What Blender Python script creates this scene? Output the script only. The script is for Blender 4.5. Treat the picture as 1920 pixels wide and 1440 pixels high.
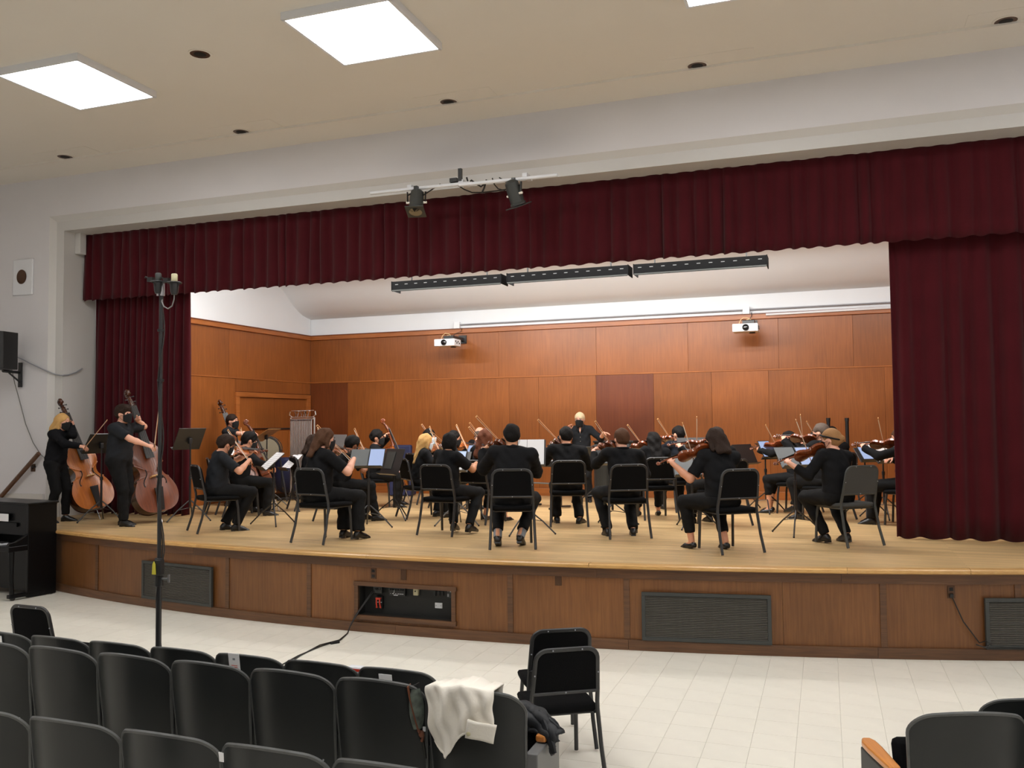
import bpy, math, random
import numpy as np
from mathutils import Vector, Matrix

for _o in list(bpy.data.objects):
    bpy.data.objects.remove(_o)
C = bpy.context.scene.collection
random.seed(7)
rng = np.random.default_rng(7)
PI = math.pi
V3 = Vector

# ------------------------------------------------------------------ camera
FPX, YAW, PITCH, ROLL = 1641.27, math.radians(19.6815), math.radians(2.6217), math.radians(-0.58827)
CAMZ, SZ = 2.194, 0.834            # eye height, stage height

def cam_axes():
    fwd = V3((-math.sin(YAW)*math.cos(PITCH), math.cos(YAW)*math.cos(PITCH), math.sin(PITCH)))
    right = V3((math.cos(YAW), math.sin(YAW), 0))
    up = right.cross(fwd)
    cr, sr = math.cos(ROLL), math.sin(ROLL)
    return cr*right + sr*up, -sr*right + cr*up, fwd
CR, CU, CF = cam_axes()
cam_d = bpy.data.cameras.new('camera')
cam_d.sensor_width = 36.0
cam_d.lens = FPX/1920*36.0
cam_d.clip_end = 100
cam = bpy.data.objects.new('camera', cam_d)
C.objects.link(cam)
cam.matrix_world = Matrix(((CR.x, CU.x, -CF.x, 0), (CR.y, CU.y, -CF.y, 0), (CR.z, CU.z, -CF.z, CAMZ), (0, 0, 0, 1)))
S = bpy.context.scene
S.camera = cam
S.view_settings.view_transform = 'Standard'
S.view_settings.look = 'None'
S.view_settings.gamma = 1.0
S.view_settings.use_curve_mapping = False
S.view_settings.exposure = 0.07
S.cycles.max_bounces = 8
S.cycles.diffuse_bounces = 5
S.cycles.glossy_bounces = 3
S.cycles.use_denoising = True
S.cycles.caustics_reflective = False
S.cycles.caustics_refractive = False

world = bpy.data.worlds.new('world')
S.world = world
world.use_nodes = True
world.node_tree.nodes['Background'].inputs[0].default_value = (0.9, 0.95, 1.0, 1)
world.node_tree.nodes['Background'].inputs[1].default_value = 0.02

PANEL_LIGHT = 15.0         # emission of the ceiling panels' diffusers
BORDER_W = 53.0           # watts of each strip light over the stage
UP_W = 16.0                 # upward fill lamps added to the hidden strips to lift the stage ceiling
FRONT_W = 62.0            # watts of each strip light behind the valance

def area_light(name, loc, rot, sx, sy, watts, col=(1, 1, 1), parent=None):
    d = bpy.data.lights.new(name, 'AREA')
    d.shape = 'RECTANGLE'; d.size = sx; d.size_y = sy; d.energy = watts; d.color = col
    o = bpy.data.objects.new(name, d)
    C.objects.link(o)
    o.location = loc; o.rotation_euler = rot
    if parent: o.parent = parent
    return o

def ray(px, py):
    return CR*((px-960)/FPX) - CU*((py-720)/FPX) + CF
def at(px, py, z=SZ):               # the point of the level z that the photograph shows at this pixel
    v = ray(px, py); return V3((0, 0, CAMZ)) + v*((z-CAMZ)/v.z)
def aty(px, py, y):
    v = ray(px, py); return V3((0, 0, CAMZ)) + v*(y/v.y)
def atx(px, py, x):
    v = ray(px, py); return V3((0, 0, CAMZ)) + v*(x/v.x)

# ------------------------------------------------------------------ materials
def nodes_of(m):
    m.use_nodes = True
    return m.node_tree.nodes, m.node_tree.links, m.node_tree.nodes['Principled BSDF']
def srgb(r, g, b):
    f = lambda c: (c/255/12.92) if c/255 <= 0.04045 else ((c/255+0.055)/1.055)**2.4
    return (f(r), f(g), f(b), 1)
MATS = {}
def mat(name, col, rough=0.6, metal=0.0, spec=0.5, vary=0.0, noise=0.0, nscale=8.0, bump=0.0, bscale=60.0, sheen=0.0, coat=0.0):
    m = bpy.data.materials.new(name)
    N, L, b = nodes_of(m)
    b.inputs['Roughness'].default_value = rough
    b.inputs['Metallic'].default_value = metal
    b.inputs['Specular IOR Level'].default_value = spec
    b.inputs['Base Color'].default_value = col
    if sheen: b.inputs['Sheen Weight'].default_value = sheen
    if coat: b.inputs['Coat Weight'].default_value = coat
    if vary or noise:
        hs = N.new('ShaderNodeHueSaturation')
        hs.inputs['Color'].default_value = col
        tc = N.new('ShaderNodeTexCoord')
        last = None
        if vary:
            oi = N.new('ShaderNodeObjectInfo')
            mr = N.new('ShaderNodeMapRange')
            mr.inputs[3].default_value = 1-vary; mr.inputs[4].default_value = 1+vary
            L.new(oi.outputs['Random'], mr.inputs[0]); last = mr.outputs[0]
        if noise:
            nt = N.new('ShaderNodeTexNoise'); nt.inputs['Scale'].default_value = nscale; nt.inputs['Detail'].default_value = 5
            L.new(tc.outputs['Object'], nt.inputs['Vector'])
            m2 = N.new('ShaderNodeMapRange'); m2.inputs[1].default_value = .25; m2.inputs[2].default_value = .75
            m2.inputs[3].default_value = 1-noise; m2.inputs[4].default_value = 1+noise
            L.new(nt.outputs[0], m2.inputs[0])
            if last:
                mu = N.new('ShaderNodeMath'); mu.operation = 'MULTIPLY'
                L.new(last, mu.inputs[0]); L.new(m2.outputs[0], mu.inputs[1]); last = mu.outputs[0]
            else: last = m2.outputs[0]
        L.new(last, hs.inputs['Value'])
        L.new(hs.outputs[0], b.inputs['Base Color'])
    if bump:
        tc2 = N.new('ShaderNodeTexCoord')
        nb = N.new('ShaderNodeTexNoise'); nb.inputs['Scale'].default_value = bscale; nb.inputs['Detail'].default_value = 4
        L.new(tc2.outputs['Object'], nb.inputs['Vector'])
        bp = N.new('ShaderNodeBump'); bp.inputs['Strength'].default_value = bump; bp.inputs['Distance'].default_value = .01
        L.new(nb.outputs[0], bp.inputs['Height']); L.new(bp.outputs[0], b.inputs['Normal'])
    MATS[name] = m
    return m

def wood(name, c1, c2, stretch, rough=0.4, vary=0.08, coat=0.0, scale=1.0, blotch=0.12, spec=0.5):
    """grain runs along the axis whose stretch factor is small"""
    m = bpy.data.materials.new(name)
    N, L, b = nodes_of(m)
    b.inputs['Roughness'].default_value = rough
    b.inputs['Specular IOR Level'].default_value = spec
    if coat: b.inputs['Coat Weight'].default_value = coat; b.inputs['Coat Roughness'].default_value = .15
    tc = N.new('ShaderNodeTexCoord'); oi = N.new('ShaderNodeObjectInfo')
    sc = N.new('ShaderNodeVectorMath'); sc.operation = 'SCALE'; sc.inputs[0].default_value = (13, 7, 29)
    L.new(oi.outputs['Random'], sc.inputs['Scale'])
    ad = N.new('ShaderNodeVectorMath'); ad.operation = 'ADD'
    L.new(tc.outputs['Object'], ad.inputs[0]); L.new(sc.outputs[0], ad.inputs[1])
    mp = N.new('ShaderNodeMapping'); mp.inputs['Scale'].default_value = tuple(s*scale for s in stretch)
    L.new(ad.outputs[0], mp.inputs[0])
    n1 = N.new('ShaderNodeTexNoise'); n1.inputs['Scale'].default_value = 5; n1.inputs['Detail'].default_value = 8; n1.inputs['Distortion'].default_value = .6
    L.new(mp.outputs[0], n1.inputs['Vector'])
    rp = N.new('ShaderNodeValToRGB')
    rp.color_ramp.elements[0].position = .32; rp.color_ramp.elements[0].color = c1
    rp.color_ramp.elements[1].position = .68; rp.color_ramp.elements[1].color = c2
    L.new(n1.outputs[0], rp.inputs[0])
    n2 = N.new('ShaderNodeTexNoise'); n2.inputs['Scale'].default_value = 1.3; n2.inputs['Detail'].default_value = 3
    L.new(ad.outputs[0], n2.inputs['Vector'])
    m2 = N.new('ShaderNodeMapRange'); m2.inputs[1].default_value = .3; m2.inputs[2].default_value = .7
    m2.inputs[3].default_value = 1-blotch; m2.inputs[4].default_value = 1+blotch
    L.new(n2.outputs[0], m2.inputs[0])
    mr = N.new('ShaderNodeMapRange'); mr.inputs[3].default_value = 1-vary; mr.inputs[4].default_value = 1+vary
    L.new(oi.outputs['Random'], mr.inputs[0])
    mu = N.new('ShaderNodeMath'); mu.operation = 'MULTIPLY'
    L.new(mr.outputs[0], mu.inputs[0]); L.new(m2.outputs[0], mu.inputs[1])
    hs = N.new('ShaderNodeHueSaturation')
    L.new(rp.outputs[0], hs.inputs['Color']); L.new(mu.outputs[0], hs.inputs['Value'])
    L.new(hs.outputs[0], b.inputs['Base Color'])
    bp = N.new('ShaderNodeBump'); bp.inputs['Strength'].default_value = .08; bp.inputs['Distance'].default_value = .004
    L.new(n1.outputs[0], bp.inputs['Height']); L.new(bp.outputs[0], b.inputs['Normal'])
    MATS[name] = m
    return m

def emit(name, col, strength):
    m = bpy.data.materials.new(name)
    m.use_nodes = True
    N, L = m.node_tree.nodes, m.node_tree.links
    b = N['Principled BSDF']
    b.inputs['Base Color'].default_value = (0, 0, 0, 1)
    b.inputs['Emission Color'].default_value = col
    b.inputs['Emission Strength'].default_value = strength
    MATS[name] = m
    return m

M_WALL = mat('wall_paint', srgb(219, 217, 219), .7, noise=.015, nscale=2)
M_CEIL = mat('ceiling_paint', srgb(224, 219, 210), .8, noise=.012, nscale=1.5)
M_STRIPB = mat('strip_light_black', srgb(12, 12, 13), .8, spec=.1)
M_PLASTER = mat('stage_plaster', srgb(229, 233, 237), .75, noise=.02, nscale=1.2)
M_TRIMW = mat('white_trim_paint', srgb(205, 203, 200), .5)
M_TILE = mat('vinyl_tile', srgb(230, 226, 214), .33, vary=.018, noise=.035, nscale=5, spec=.45)
M_JOINT = mat('tile_joint', srgb(190, 184, 172), .8)
M_STAGE = wood('stage_boards', srgb(188, 156, 110), srgb(201, 171, 125), (.5, 14, 14), rough=.34, vary=0.05, blotch=.10)
M_NOSE = wood('nosing_oak', srgb(190, 144, 84), srgb(206, 164, 104), (.5, 14, 14), rough=.3, vary=.05)
M_PANEL = wood('wall_veneer', srgb(131, 74, 31), srgb(147, 85, 38), (9, 9, .45), rough=.36, vary=.07, blotch=.12)
M_PANELD = wood('dark_veneer', srgb(98, 48, 20), srgb(116, 60, 26), (9, 9, .4), rough=.4, vary=.04)
M_RED = wood('red_veneer', srgb(102, 47, 20), srgb(114, 56, 25), (10, 10, .3), rough=.4, vary=.03)
M_MOULD = wood('wall_moulding', srgb(146, 84, 38), srgb(168, 100, 48), (.5, .5, 9), rough=.35, vary=.05)
M_FACE = wood('stage_face_veneer', srgb(110, 68, 34), srgb(126, 82, 43), (10, 10, .5), rough=.4, vary=.13, blotch=.14)
M_RAIL = wood('stage_face_rail', srgb(84, 56, 36), srgb(108, 73, 46), (.6, .6, 12), rough=.45, vary=.12, blotch=.15)
M_VELVET = mat('maroon_velvet', srgb(69, 17, 24), .95, sheen=.12, noise=.12, nscale=3, spec=.1)
M_BLACK = mat('black_paint', srgb(22, 22, 23), .45)
M_BLACKM = mat('black_metal', srgb(30, 30, 31), .38, spec=.6)
M_FRAMEM = mat('chair_frame_metal', srgb(38, 38, 39), .4, spec=.6)
M_FABRIC = mat('black_upholstery', srgb(15, 15, 16), .9, spec=.1, bump=.2, bscale=300)
M_GREYFAB = mat('worn_grey_upholstery', srgb(64, 64, 62), .9, bump=.2, bscale=300)
M_SEAT = mat('seat_shell', srgb(34, 36, 36), .42, noise=.08, nscale=6, spec=.4)
M_RIM = mat('seat_rim', srgb(78, 79, 78), .5, noise=.2, nscale=20)
M_ARM = wood('armrest_oak', srgb(196, 120, 52), srgb(216, 144, 72), (9, .6, 9), rough=.3, coat=.4)
M_GREYM = mat('grey_enamel', srgb(104, 104, 104), .45)
M_DGREY = mat('dark_grey_enamel', srgb(56, 58, 56), .5)
M_CHROME = mat('bright_steel', srgb(200, 200, 205), .22, metal=1)
M_SILVER = mat('silver_tube', srgb(205, 202, 200), .3, metal=.85)
M_VENT = mat('vent_metal', srgb(94, 90, 84), .5, noise=.1, nscale=20)
M_VENTD = mat('vent_dark', srgb(20, 20, 20), .8)
M_DARKHOLE = mat('dark_interior', srgb(26, 24, 22), .8)
M_RECESS = mat('recess_black', srgb(36, 36, 34), .6)
M_BRONZE = mat('bronze_plate', srgb(84, 58, 40), .4, metal=.4)
M_IVORY = mat('ivory_plastic', srgb(206, 198, 160), .4)
M_WHITEP = mat('white_plastic', srgb(226, 228, 232), .35)
M_GREYP = mat('grey_plastic', srgb(150, 152, 158), .4)
M_PAPER = mat('white_paper', srgb(240, 240, 242), .7)
M_PAPERG = mat('grey_folio', srgb(112, 116, 118), .7)
M_INK = mat('ink', srgb(90, 90, 96), .8)
M_REDP = mat('red_plastic', srgb(206, 64, 44), .4)
M_YELLOW = mat('yellow_label', srgb(200, 190, 60), .5)
M_CABLE = mat('black_cable', srgb(24, 22, 20), .5)
M_GCABLE = mat('grey_cable', srgb(120, 118, 116), .5)
M_CREAM = mat('cream_cable', srgb(220, 190, 140), .5)
M_RAILW = wood('handrail_wood', srgb(82, 52, 32), srgb(104, 68, 44), (4, 4, 4), rough=.4)
M_PIANO = mat('piano_black', srgb(10, 10, 11), .3, spec=.22)
M_GLASS = mat('lens_glass', srgb(10, 10, 14), .08, coat=1)
M_SPRUCE = wood('violin_top', srgb(132, 62, 18), srgb(164, 86, 28), (16, 1, 1), rough=.22, coat=.6, vary=.25)
M_MAPLE = wood('violin_rib', srgb(96, 42, 14), srgb(124, 58, 22), (3, 8, 8), rough=.22, coat=.6, vary=.2)
M_BASSO = wood('bass_orange', srgb(164, 86, 24), srgb(188, 108, 36), (14, 1, 1), rough=.34, coat=.2, vary=.02)
M_BASSD = wood('bass_brown', srgb(96, 44, 16), srgb(120, 58, 24), (14, 1, 1), rough=.36, coat=.15, vary=.02)
M_BASSR = wood('bass_rib', srgb(58, 26, 12), srgb(78, 38, 18), (3, 8, 8), rough=.25, coat=.5, vary=.02)
M_EBONY = mat('ebony', srgb(28, 24, 24), .35)
M_BRIDGE = mat('bridge_maple', srgb(206, 160, 104), .5)
M_BOW = mat('bow_stick', srgb(206, 150, 104), .35)
M_BOWH = mat('bow_hair', srgb(226, 216, 200), .6)
M_STRING = mat('string_steel', srgb(120, 116, 112), .4, metal=.6)
M_SCREEN = emit('tablet_screen', (.50, .62, .95, 1), .75)
M_SCREENW = emit('tablet_page', (.62, .74, 1.0, 1), .9)
M_DIFF = emit('lit_diffuser', (1, 1, 1, 1), PANEL_LIGHT)
M_SLOT = emit('lit_slot', (1, .98, .95, 1), .55)
M_NAVY = mat('navy_case', srgb(34, 40, 78), .7)
M_CREAMC = mat('cream_cotton', srgb(244, 238, 226), .85, bump=.15, bscale=90)
M_BLACKJ = mat('black_nylon', srgb(26, 28, 32), .6, bump=.3, bscale=30)
M_LEATHER = mat('brown_leather', srgb(112, 66, 44), .5)
M_CAMO = mat('camouflage_cloth', srgb(92, 100, 92), .8, noise=.7, nscale=22)
M_GREYBAG = mat('grey_backpack', srgb(66, 70, 78), .8, noise=.1, nscale=30)
M_GLASSW = mat('spectacle_frame', srgb(150, 150, 156), .3, metal=.6)
M_DRUMH = mat('drum_head', srgb(126, 116, 96), .6)
M_TANW = wood('tan_wood', srgb(146, 100, 52), srgb(170, 122, 70), (2, 9, 9), rough=.4)
M_EYE = mat('eye_dark', srgb(40, 28, 22), .3)
M_SOCK = mat('grey_sock', srgb(120, 124, 130), .9)
M_SHOE = mat('black_shoe', srgb(18, 17, 17), .35)
M_MASKB = mat('black_mask', srgb(17, 17, 18), .9)
M_MASKW = mat('pale_mask', srgb(196, 206, 212), .85)
M_BUTTON = mat('pale_button', srgb(160, 158, 150), .4)
CLOTH = {'black': mat('black_cotton', srgb(18, 18, 20), .9, bump=.2, bscale=30, spec=.2),
         'soft': mat('soft_black_knit', srgb(21, 21, 24), .95, bump=.25, bscale=30, spec=.15),
         'charcoal': mat('charcoal_polo', srgb(32, 34, 38), .9, bump=.2, bscale=30, spec=.2),
         'navy': mat('dark_navy_cotton', srgb(20, 23, 31), .9, bump=.2, bscale=30, spec=.2),
         'pants': mat('black_trouser', srgb(17, 17, 18), .85, bump=.25, bscale=25, spec=.2),
         'pantsg': mat('dark_grey_trouser', srgb(28, 28, 30), .85, bump=.25, bscale=25, spec=.2)}
SKIN = {'fair': mat('fair_skin', srgb(226, 168, 142), .55), 'tan': mat('tan_skin', srgb(198, 140, 104), .55),
        'mid': mat('medium_skin', srgb(212, 152, 122), .55), 'deep': mat('deep_skin', srgb(150, 98, 70), .55)}
HAIR = {'black': mat('black_hair', srgb(20, 17, 16), .75, bump=.6, bscale=60, spec=.18), 'dark': mat('dark_brown_hair', srgb(44, 31, 24), .75, bump=.6, bscale=60, spec=.18),
        'brown': mat('brown_hair', srgb(78, 52, 36), .75, bump=.6, bscale=60, spec=.18), 'auburn': mat('auburn_hair', srgb(98, 54, 34), .75, bump=.6, bscale=60, spec=.18),
        'blonde': mat('blonde_hair', srgb(196, 154, 96), .75, bump=.6, bscale=60, spec=.18), 'dirty': mat('dark_blonde_hair', srgb(146, 108, 70), .75, bump=.6, bscale=60, spec=.18),
        'white': mat('white_blond_hair', srgb(214, 194, 158), .75, bump=.6, bscale=60, spec=.18), 'grey': mat('greying_hair', srgb(92, 80, 72), .75, bump=.6, bscale=60, spec=.18)}

# ------------------------------------------------------------------ mesh helpers
def frame_from(d, hint=None):
    d = V3(d).normalized()
    h = V3(hint) if hint is not None else (V3((0, 0, 1)) if abs(d.z) < .95 else V3((1, 0, 0)))
    x = h.cross(d)
    if x.length < 1e-6: x = V3((1, 0, 0)).cross(d)
    x.normalize()
    return x, d.cross(x), d          # x, y, d

class MB:
    def __init__(self): self.v = []; self.f = []; self.m = []
    def add(self, vs, fs, m=0):
        o = len(self.v)
        self.v.extend([tuple(p) for p in vs])
        for q in fs:
            self.f.append(tuple(i+o for i in q)); self.m.append(m)
        return self
    def box(self, c, s, M=None, m=0):
        c = V3(c); hx, hy, hz = s[0]/2, s[1]/2, s[2]/2
        vs = [V3((x, y, z)) for x in (-hx, hx) for y in (-hy, hy) for z in (-hz, hz)]
        vs = [(M @ p if M is not None else p) + c for p in vs]
        return self.add(vs, [(0, 1, 3, 2), (4, 6, 7, 5), (0, 4, 5, 1), (2, 3, 7, 6), (0, 2, 6, 4), (1, 5, 7, 3)], m)
    def tube(self, pts, r, n=8, m=0, cap=True, closed=False, flat=None):
        pts = [V3(p) for p in pts]; k = len(pts)
        rs = r if isinstance(r, (list, tuple)) else [r]*k
        vs = []; x = None
        for i in range(k):
            if closed: d = pts[(i+1) % k]-pts[i-1]
            else: d = pts[min(i+1, k-1)]-pts[max(i-1, 0)]
            if d.length < 1e-9: d = V3((0, 0, 1))
            d.normalize()
            if x is None: x, y, _ = frame_from(d)
            else:
                x = x - d*x.dot(d)
                if x.length < 1e-6: x, y, _ = frame_from(d)
                x.normalize(); y = d.cross(x)
            for j in range(n):
                a = 2*PI*j/n
                vs.append(pts[i] + (x*math.cos(a)*(flat or 1) + y*math.sin(a))*rs[i])
        fs = []
        for i in range(k if closed else k-1):
            for j in range(n):
                a, b = i*n+j, i*n+(j+1) % n
                c, d2 = ((i+1) % k)*n+(j+1) % n, ((i+1) % k)*n+j
                fs.append((a, b, c, d2))
        if cap and not closed:
            fs.append(tuple(range(n-1, -1, -1))); fs.append(tuple((k-1)*n+j for j in range(n)))
        return self.add(vs, fs, m)
    def cyl(self, a, b, r, n=12, m=0): return self.tube([a, b], r, n, m)
    def lathe(self, prof, n=16, M=None, m=0):
        vs = []
        for r, z in prof:
            for j in range(n):
                a = 2*PI*j/n; p = V3((r*math.cos(a), r*math.sin(a), z))
                vs.append(M @ p if M is not None else p)
        fs = [(i*n+j, i*n+(j+1) % n, (i+1)*n+(j+1) % n, (i+1)*n+j) for i in range(len(prof)-1) for j in range(n)]
        fs.append(tuple(range(n-1, -1, -1))); fs.append(tuple((len(prof)-1)*n+j for j in range(n)))
        return self.add(vs, fs, m)
    def prism(self, poly, z0, z1, M=None, m=0):
        n = len(poly)
        vs = [V3((x, y, z)) for z in (z0, z1) for x, y in poly]
        if M is not None: vs = [M @ p for p in vs]
        fs = [tuple(range(n-1, -1, -1)), tuple(range(n, 2*n))] + [(i, (i+1) % n, n+(i+1) % n, n+i) for i in range(n)]
        return self.add(vs, fs, m)
    def grid(self, fn, nu, nv, m=0, closeu=False):
        vs = [fn(i/(nu if closeu else nu-1), j/(nv-1)) for i in range(nu) for j in range(nv)]
        fs = []
        for i in range(nu if closeu else nu-1):
            for j in range(nv-1):
                a = i*nv+j; b = ((i+1) % nu)*nv+j
                fs.append((a, b, b+1, a+1))
        return self.add(vs, fs, m)
    def ball(self, c, r, n=10, m=0, M=None):
        c = V3(c); rr = r if isinstance(r, (tuple, list)) else (r, r, r)
        k = max(4, n//2+1); vs = []
        for i in range(k+1):
            t = PI*i/k
            for j in range(n):
                a = 2*PI*j/n
                p = V3((rr[0]*math.sin(t)*math.cos(a), rr[1]*math.sin(t)*math.sin(a), rr[2]*math.cos(t)))
                vs.append((M @ p if M is not None else p)+c)
        fs = [(i*n+j, (i+1)*n+j, (i+1)*n+(j+1) % n, i*n+(j+1) % n) for i in range(k) for j in range(n)]
        return self.add(vs, fs, m)
    def xf(self, M):
        self.v = [tuple(M @ V3(p)) for p in self.v]; return self
    def build(self, name, mats, parent=None, smooth=True, bevel=0.0, loc=None, ang=40):
        me = bpy.data.meshes.new(name)
        me.from_pydata(self.v, [], self.f); me.validate()
        mats = mats if isinstance(mats, (list, tuple)) else [mats]
        for q in mats: me.materials.append(q)
        if len(mats) > 1 and len(me.polygons) == len(self.m): me.polygons.foreach_set('material_index', self.m)
        if smooth:
            me.polygons.foreach_set('use_smooth', [True]*len(me.polygons))
            me.set_sharp_from_angle(angle=math.radians(ang))
        me.update()
        o = bpy.data.objects.new(name, me); C.objects.link(o)
        if parent: o.parent = parent
        if loc is not None: o.location = loc
        if bevel:
            b = o.modifiers.new('edge', 'BEVEL'); b.width = bevel; b.segments = 2; b.limit_method = 'ANGLE'; b.angle_limit = math.radians(40)
        return o

def tag(o, label=None, cat=None, group=None, kind=None):
    if label: o['label'] = label
    if cat: o['category'] = cat
    if group: o['group'] = group
    if kind: o['kind'] = kind
    return o
def thing(name, label, cat, M=None, group=None):
    o = bpy.data.objects.new(name, None); C.objects.link(o)
    o.empty_display_size = .1
    if M is not None: o.matrix_world = M if isinstance(M, Matrix) else Matrix.Translation(V3(M))
    return tag(o, label, cat, group)
def struct(name, label=None, parent=None):
    o = bpy.data.objects.new(name, None); C.objects.link(o)
    if parent: o.parent = parent
    o['kind'] = 'structure'
    if label: o['label'] = label
    return o
CHILD = {}
def kids(o):
    return [c for c in bpy.data.objects if c.parent is o]
def dup(root, M, label, group=None, swap=None, cache={}):
    """copy of a thing with copies of its parts and sub-parts"""
    if root.name not in cache: cache[root.name] = [(c, kids(c)) for c in kids(root)]
    r = root.copy(); C.objects.link(r); r.matrix_world = M if isinstance(M, Matrix) else Matrix.Translation(V3(M)); r['label'] = label
    if group: r['group'] = group
    for c, gs in cache[root.name]:
        d = c.copy(); C.objects.link(d); d.parent = r
        if swap and d.type == 'MESH' and d.data.materials and d.data.materials[0].name in swap:
            d.material_slots[0].link = 'OBJECT'; d.material_slots[0].material = swap[d.data.materials[0].name]
        for g in gs:
            h = g.copy(); C.objects.link(h); h.parent = d
    return r
def pose(loc, heading):               # local +Y faces the heading (radians, 0 = +X)
    return Matrix.Translation(V3(loc)) @ Matrix.Rotation(heading-PI/2, 4, 'Z')
def basis(loc, xa, ya, za):
    return Matrix(((xa.x, ya.x, za.x, loc.x), (xa.y, ya.y, za.y, loc.y), (xa.z, ya.z, za.z, loc.z), (0, 0, 0, 1)))
def ypose(loc, d, up):                # local +Y along d, local +Z as near to up as can be
    d = V3(d).normalized(); x = d.cross(V3(up)).normalized(); z = x.cross(d)
    return basis(V3(loc), x, d, z)
# ------------------------------------------------------------------ the hall
XC, RLIP, YLIP = -4.03, 20.2, 8.22      # the stage front is an arc
YB, YW, YV, ZC = 15.88, 10.40, 10.87, 6.14
XL, XR, ZT = -11.19, 3.13, 5.30         # the opening
RX0, RX1, RY0 = -13.6, 5.6, -5.0        # the room
def arc_y(x, inset=0.0):
    r = RLIP-inset
    return YLIP+RLIP-math.sqrt(max(r*r-(x-XC)**2, 0))
FIN = 0.13
def face_x(px, py):                     # where the photograph's ray meets the stage front
    y = 8.6
    for _ in range(30):
        p = aty(px, py, y); y = arc_y(p.x, FIN)
    return p.x, p.z

fl = struct('floor', 'pale speckled vinyl tile floor of the hall')
MB().box(((RX0+RX1)/2, (RY0+11)/2, -.053), (RX1-RX0, 11-RY0, .1)).build('floor_base', M_JOINT, fl, smooth=False)
TS, TG = .2925, .0007
def tile_mb(mb, x, y):
    a, b, c, d = x+TG, x+TS-TG, y+TG, y+TS-TG
    e = .0015
    mb.add([(a, c, -.004), (b, c, -.004), (b, d, -.004), (a, d, -.004), (a+e, c+e, 0), (b-e, c+e, 0), (b-e, d-e, 0), (a+e, d-e, 0)],
           [(4, 5, 6, 7), (0, 1, 5, 4), (1, 2, 6, 5), (2, 3, 7, 6), (3, 0, 4, 7)])
def px_of(p):
    q = V3(p)-V3((0, 0, CAMZ)); w = q.dot(CF)
    if w <= .2: return None
    return 960+FPX*q.dot(CR)/w, 720-FPX*q.dot(CU)/w
near, rest = [], []
for i in range(int((RX0-.048)/TS)-1, int((RX1-.048)/TS)+1):
    for j in range(int(RY0/TS), int(10.4/TS)+1):
        x, y = .048+i*TS, .05+j*TS
        if y > arc_y(max(min(x+TS/2, 5), -13)) + .1 and abs(x-XC) < 9.2: continue
        p = px_of((x+TS/2, y+TS/2, 0))
        ok = p and -30 < p[0] < 1950 and p[1] < 1460 and (p[0] > 1000 or p[1] < 1195+p[0]*.075) and not (p[0] > 1700 and p[1] > 1340)
        (near if ok else rest).append((x, y, (V3((x, y, 0))-V3((0, 0, CAMZ))).length))
near.sort(key=lambda t: t[2]); rest += near[300:]; near = near[:300]
tb = MB(); tile_mb(tb, 0, 0)
t0 = tb.build('tile', M_TILE, fl, smooth=False)
for k, (x, y, _) in enumerate(near):
    o = t0 if k == 0 else t0.copy()
    if k: C.objects.link(o); o.parent = fl
    o.location = (x, y, 0)
mb = MB()
for x, y, _ in rest: tile_mb(mb, x, y)
o = mb.build('tile_field', M_TILE, fl, smooth=False); o['kind'] = 'stuff'

# walls and ceiling of the hall; two soft darker patches in the wall colour above the spotlights
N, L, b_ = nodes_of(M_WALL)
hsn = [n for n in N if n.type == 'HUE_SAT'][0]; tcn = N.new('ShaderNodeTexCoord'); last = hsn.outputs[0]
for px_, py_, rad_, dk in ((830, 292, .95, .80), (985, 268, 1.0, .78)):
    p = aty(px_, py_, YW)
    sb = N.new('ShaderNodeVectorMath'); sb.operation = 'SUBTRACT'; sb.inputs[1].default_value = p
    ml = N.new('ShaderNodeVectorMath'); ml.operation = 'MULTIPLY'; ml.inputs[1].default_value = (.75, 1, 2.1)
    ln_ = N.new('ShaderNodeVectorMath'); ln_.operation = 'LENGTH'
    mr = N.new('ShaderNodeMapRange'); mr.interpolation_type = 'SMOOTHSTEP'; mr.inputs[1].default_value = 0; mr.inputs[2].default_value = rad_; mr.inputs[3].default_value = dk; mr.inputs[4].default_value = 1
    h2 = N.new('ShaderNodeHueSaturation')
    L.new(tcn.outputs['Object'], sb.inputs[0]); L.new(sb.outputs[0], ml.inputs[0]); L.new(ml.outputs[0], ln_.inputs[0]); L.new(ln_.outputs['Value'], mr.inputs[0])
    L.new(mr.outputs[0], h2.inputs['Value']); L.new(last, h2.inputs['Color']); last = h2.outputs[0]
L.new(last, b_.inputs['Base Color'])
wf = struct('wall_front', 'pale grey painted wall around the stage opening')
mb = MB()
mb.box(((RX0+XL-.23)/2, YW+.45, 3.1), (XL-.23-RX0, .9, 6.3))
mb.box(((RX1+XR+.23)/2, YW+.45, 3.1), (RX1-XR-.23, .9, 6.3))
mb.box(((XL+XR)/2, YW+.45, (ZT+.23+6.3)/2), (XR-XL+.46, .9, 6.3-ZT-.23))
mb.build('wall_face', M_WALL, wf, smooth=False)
mb = MB()
prof = [(.23, YW), (.15, YW+.07), (0, YW+.07), (0, YW+.95)]
vs = []
for o_, y in prof: vs += [(XL-o_, y, SZ), (XL-o_, y, ZT+o_), (XR+o_, y, ZT+o_), (XR+o_, y, SZ)]
mb.add(vs, [(i*4+j, i*4+j+1, i*4+j+5, i*4+j+4) for i in range(3) for j in range(3)])
mb.build('opening_surround', M_TRIMW, wf, smooth=False)
mb = MB()                                # low skirting blocks at the foot of the jamb
mb.box((XL-.0, YW+.5, SZ+.14), (.05, .9, .28)); mb.box((XL-.10, YW+.045, SZ+.14), (.2, .06, .28)); mb.box((XR, YW+.5, SZ+.14), (.05, .9, .28))
mb.box((XL-.0, YW+.5, SZ+.29), (.065, .92, .03)); mb.box((XL-.10, YW+.045, SZ+.29), (.21, .07, .03))
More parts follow.
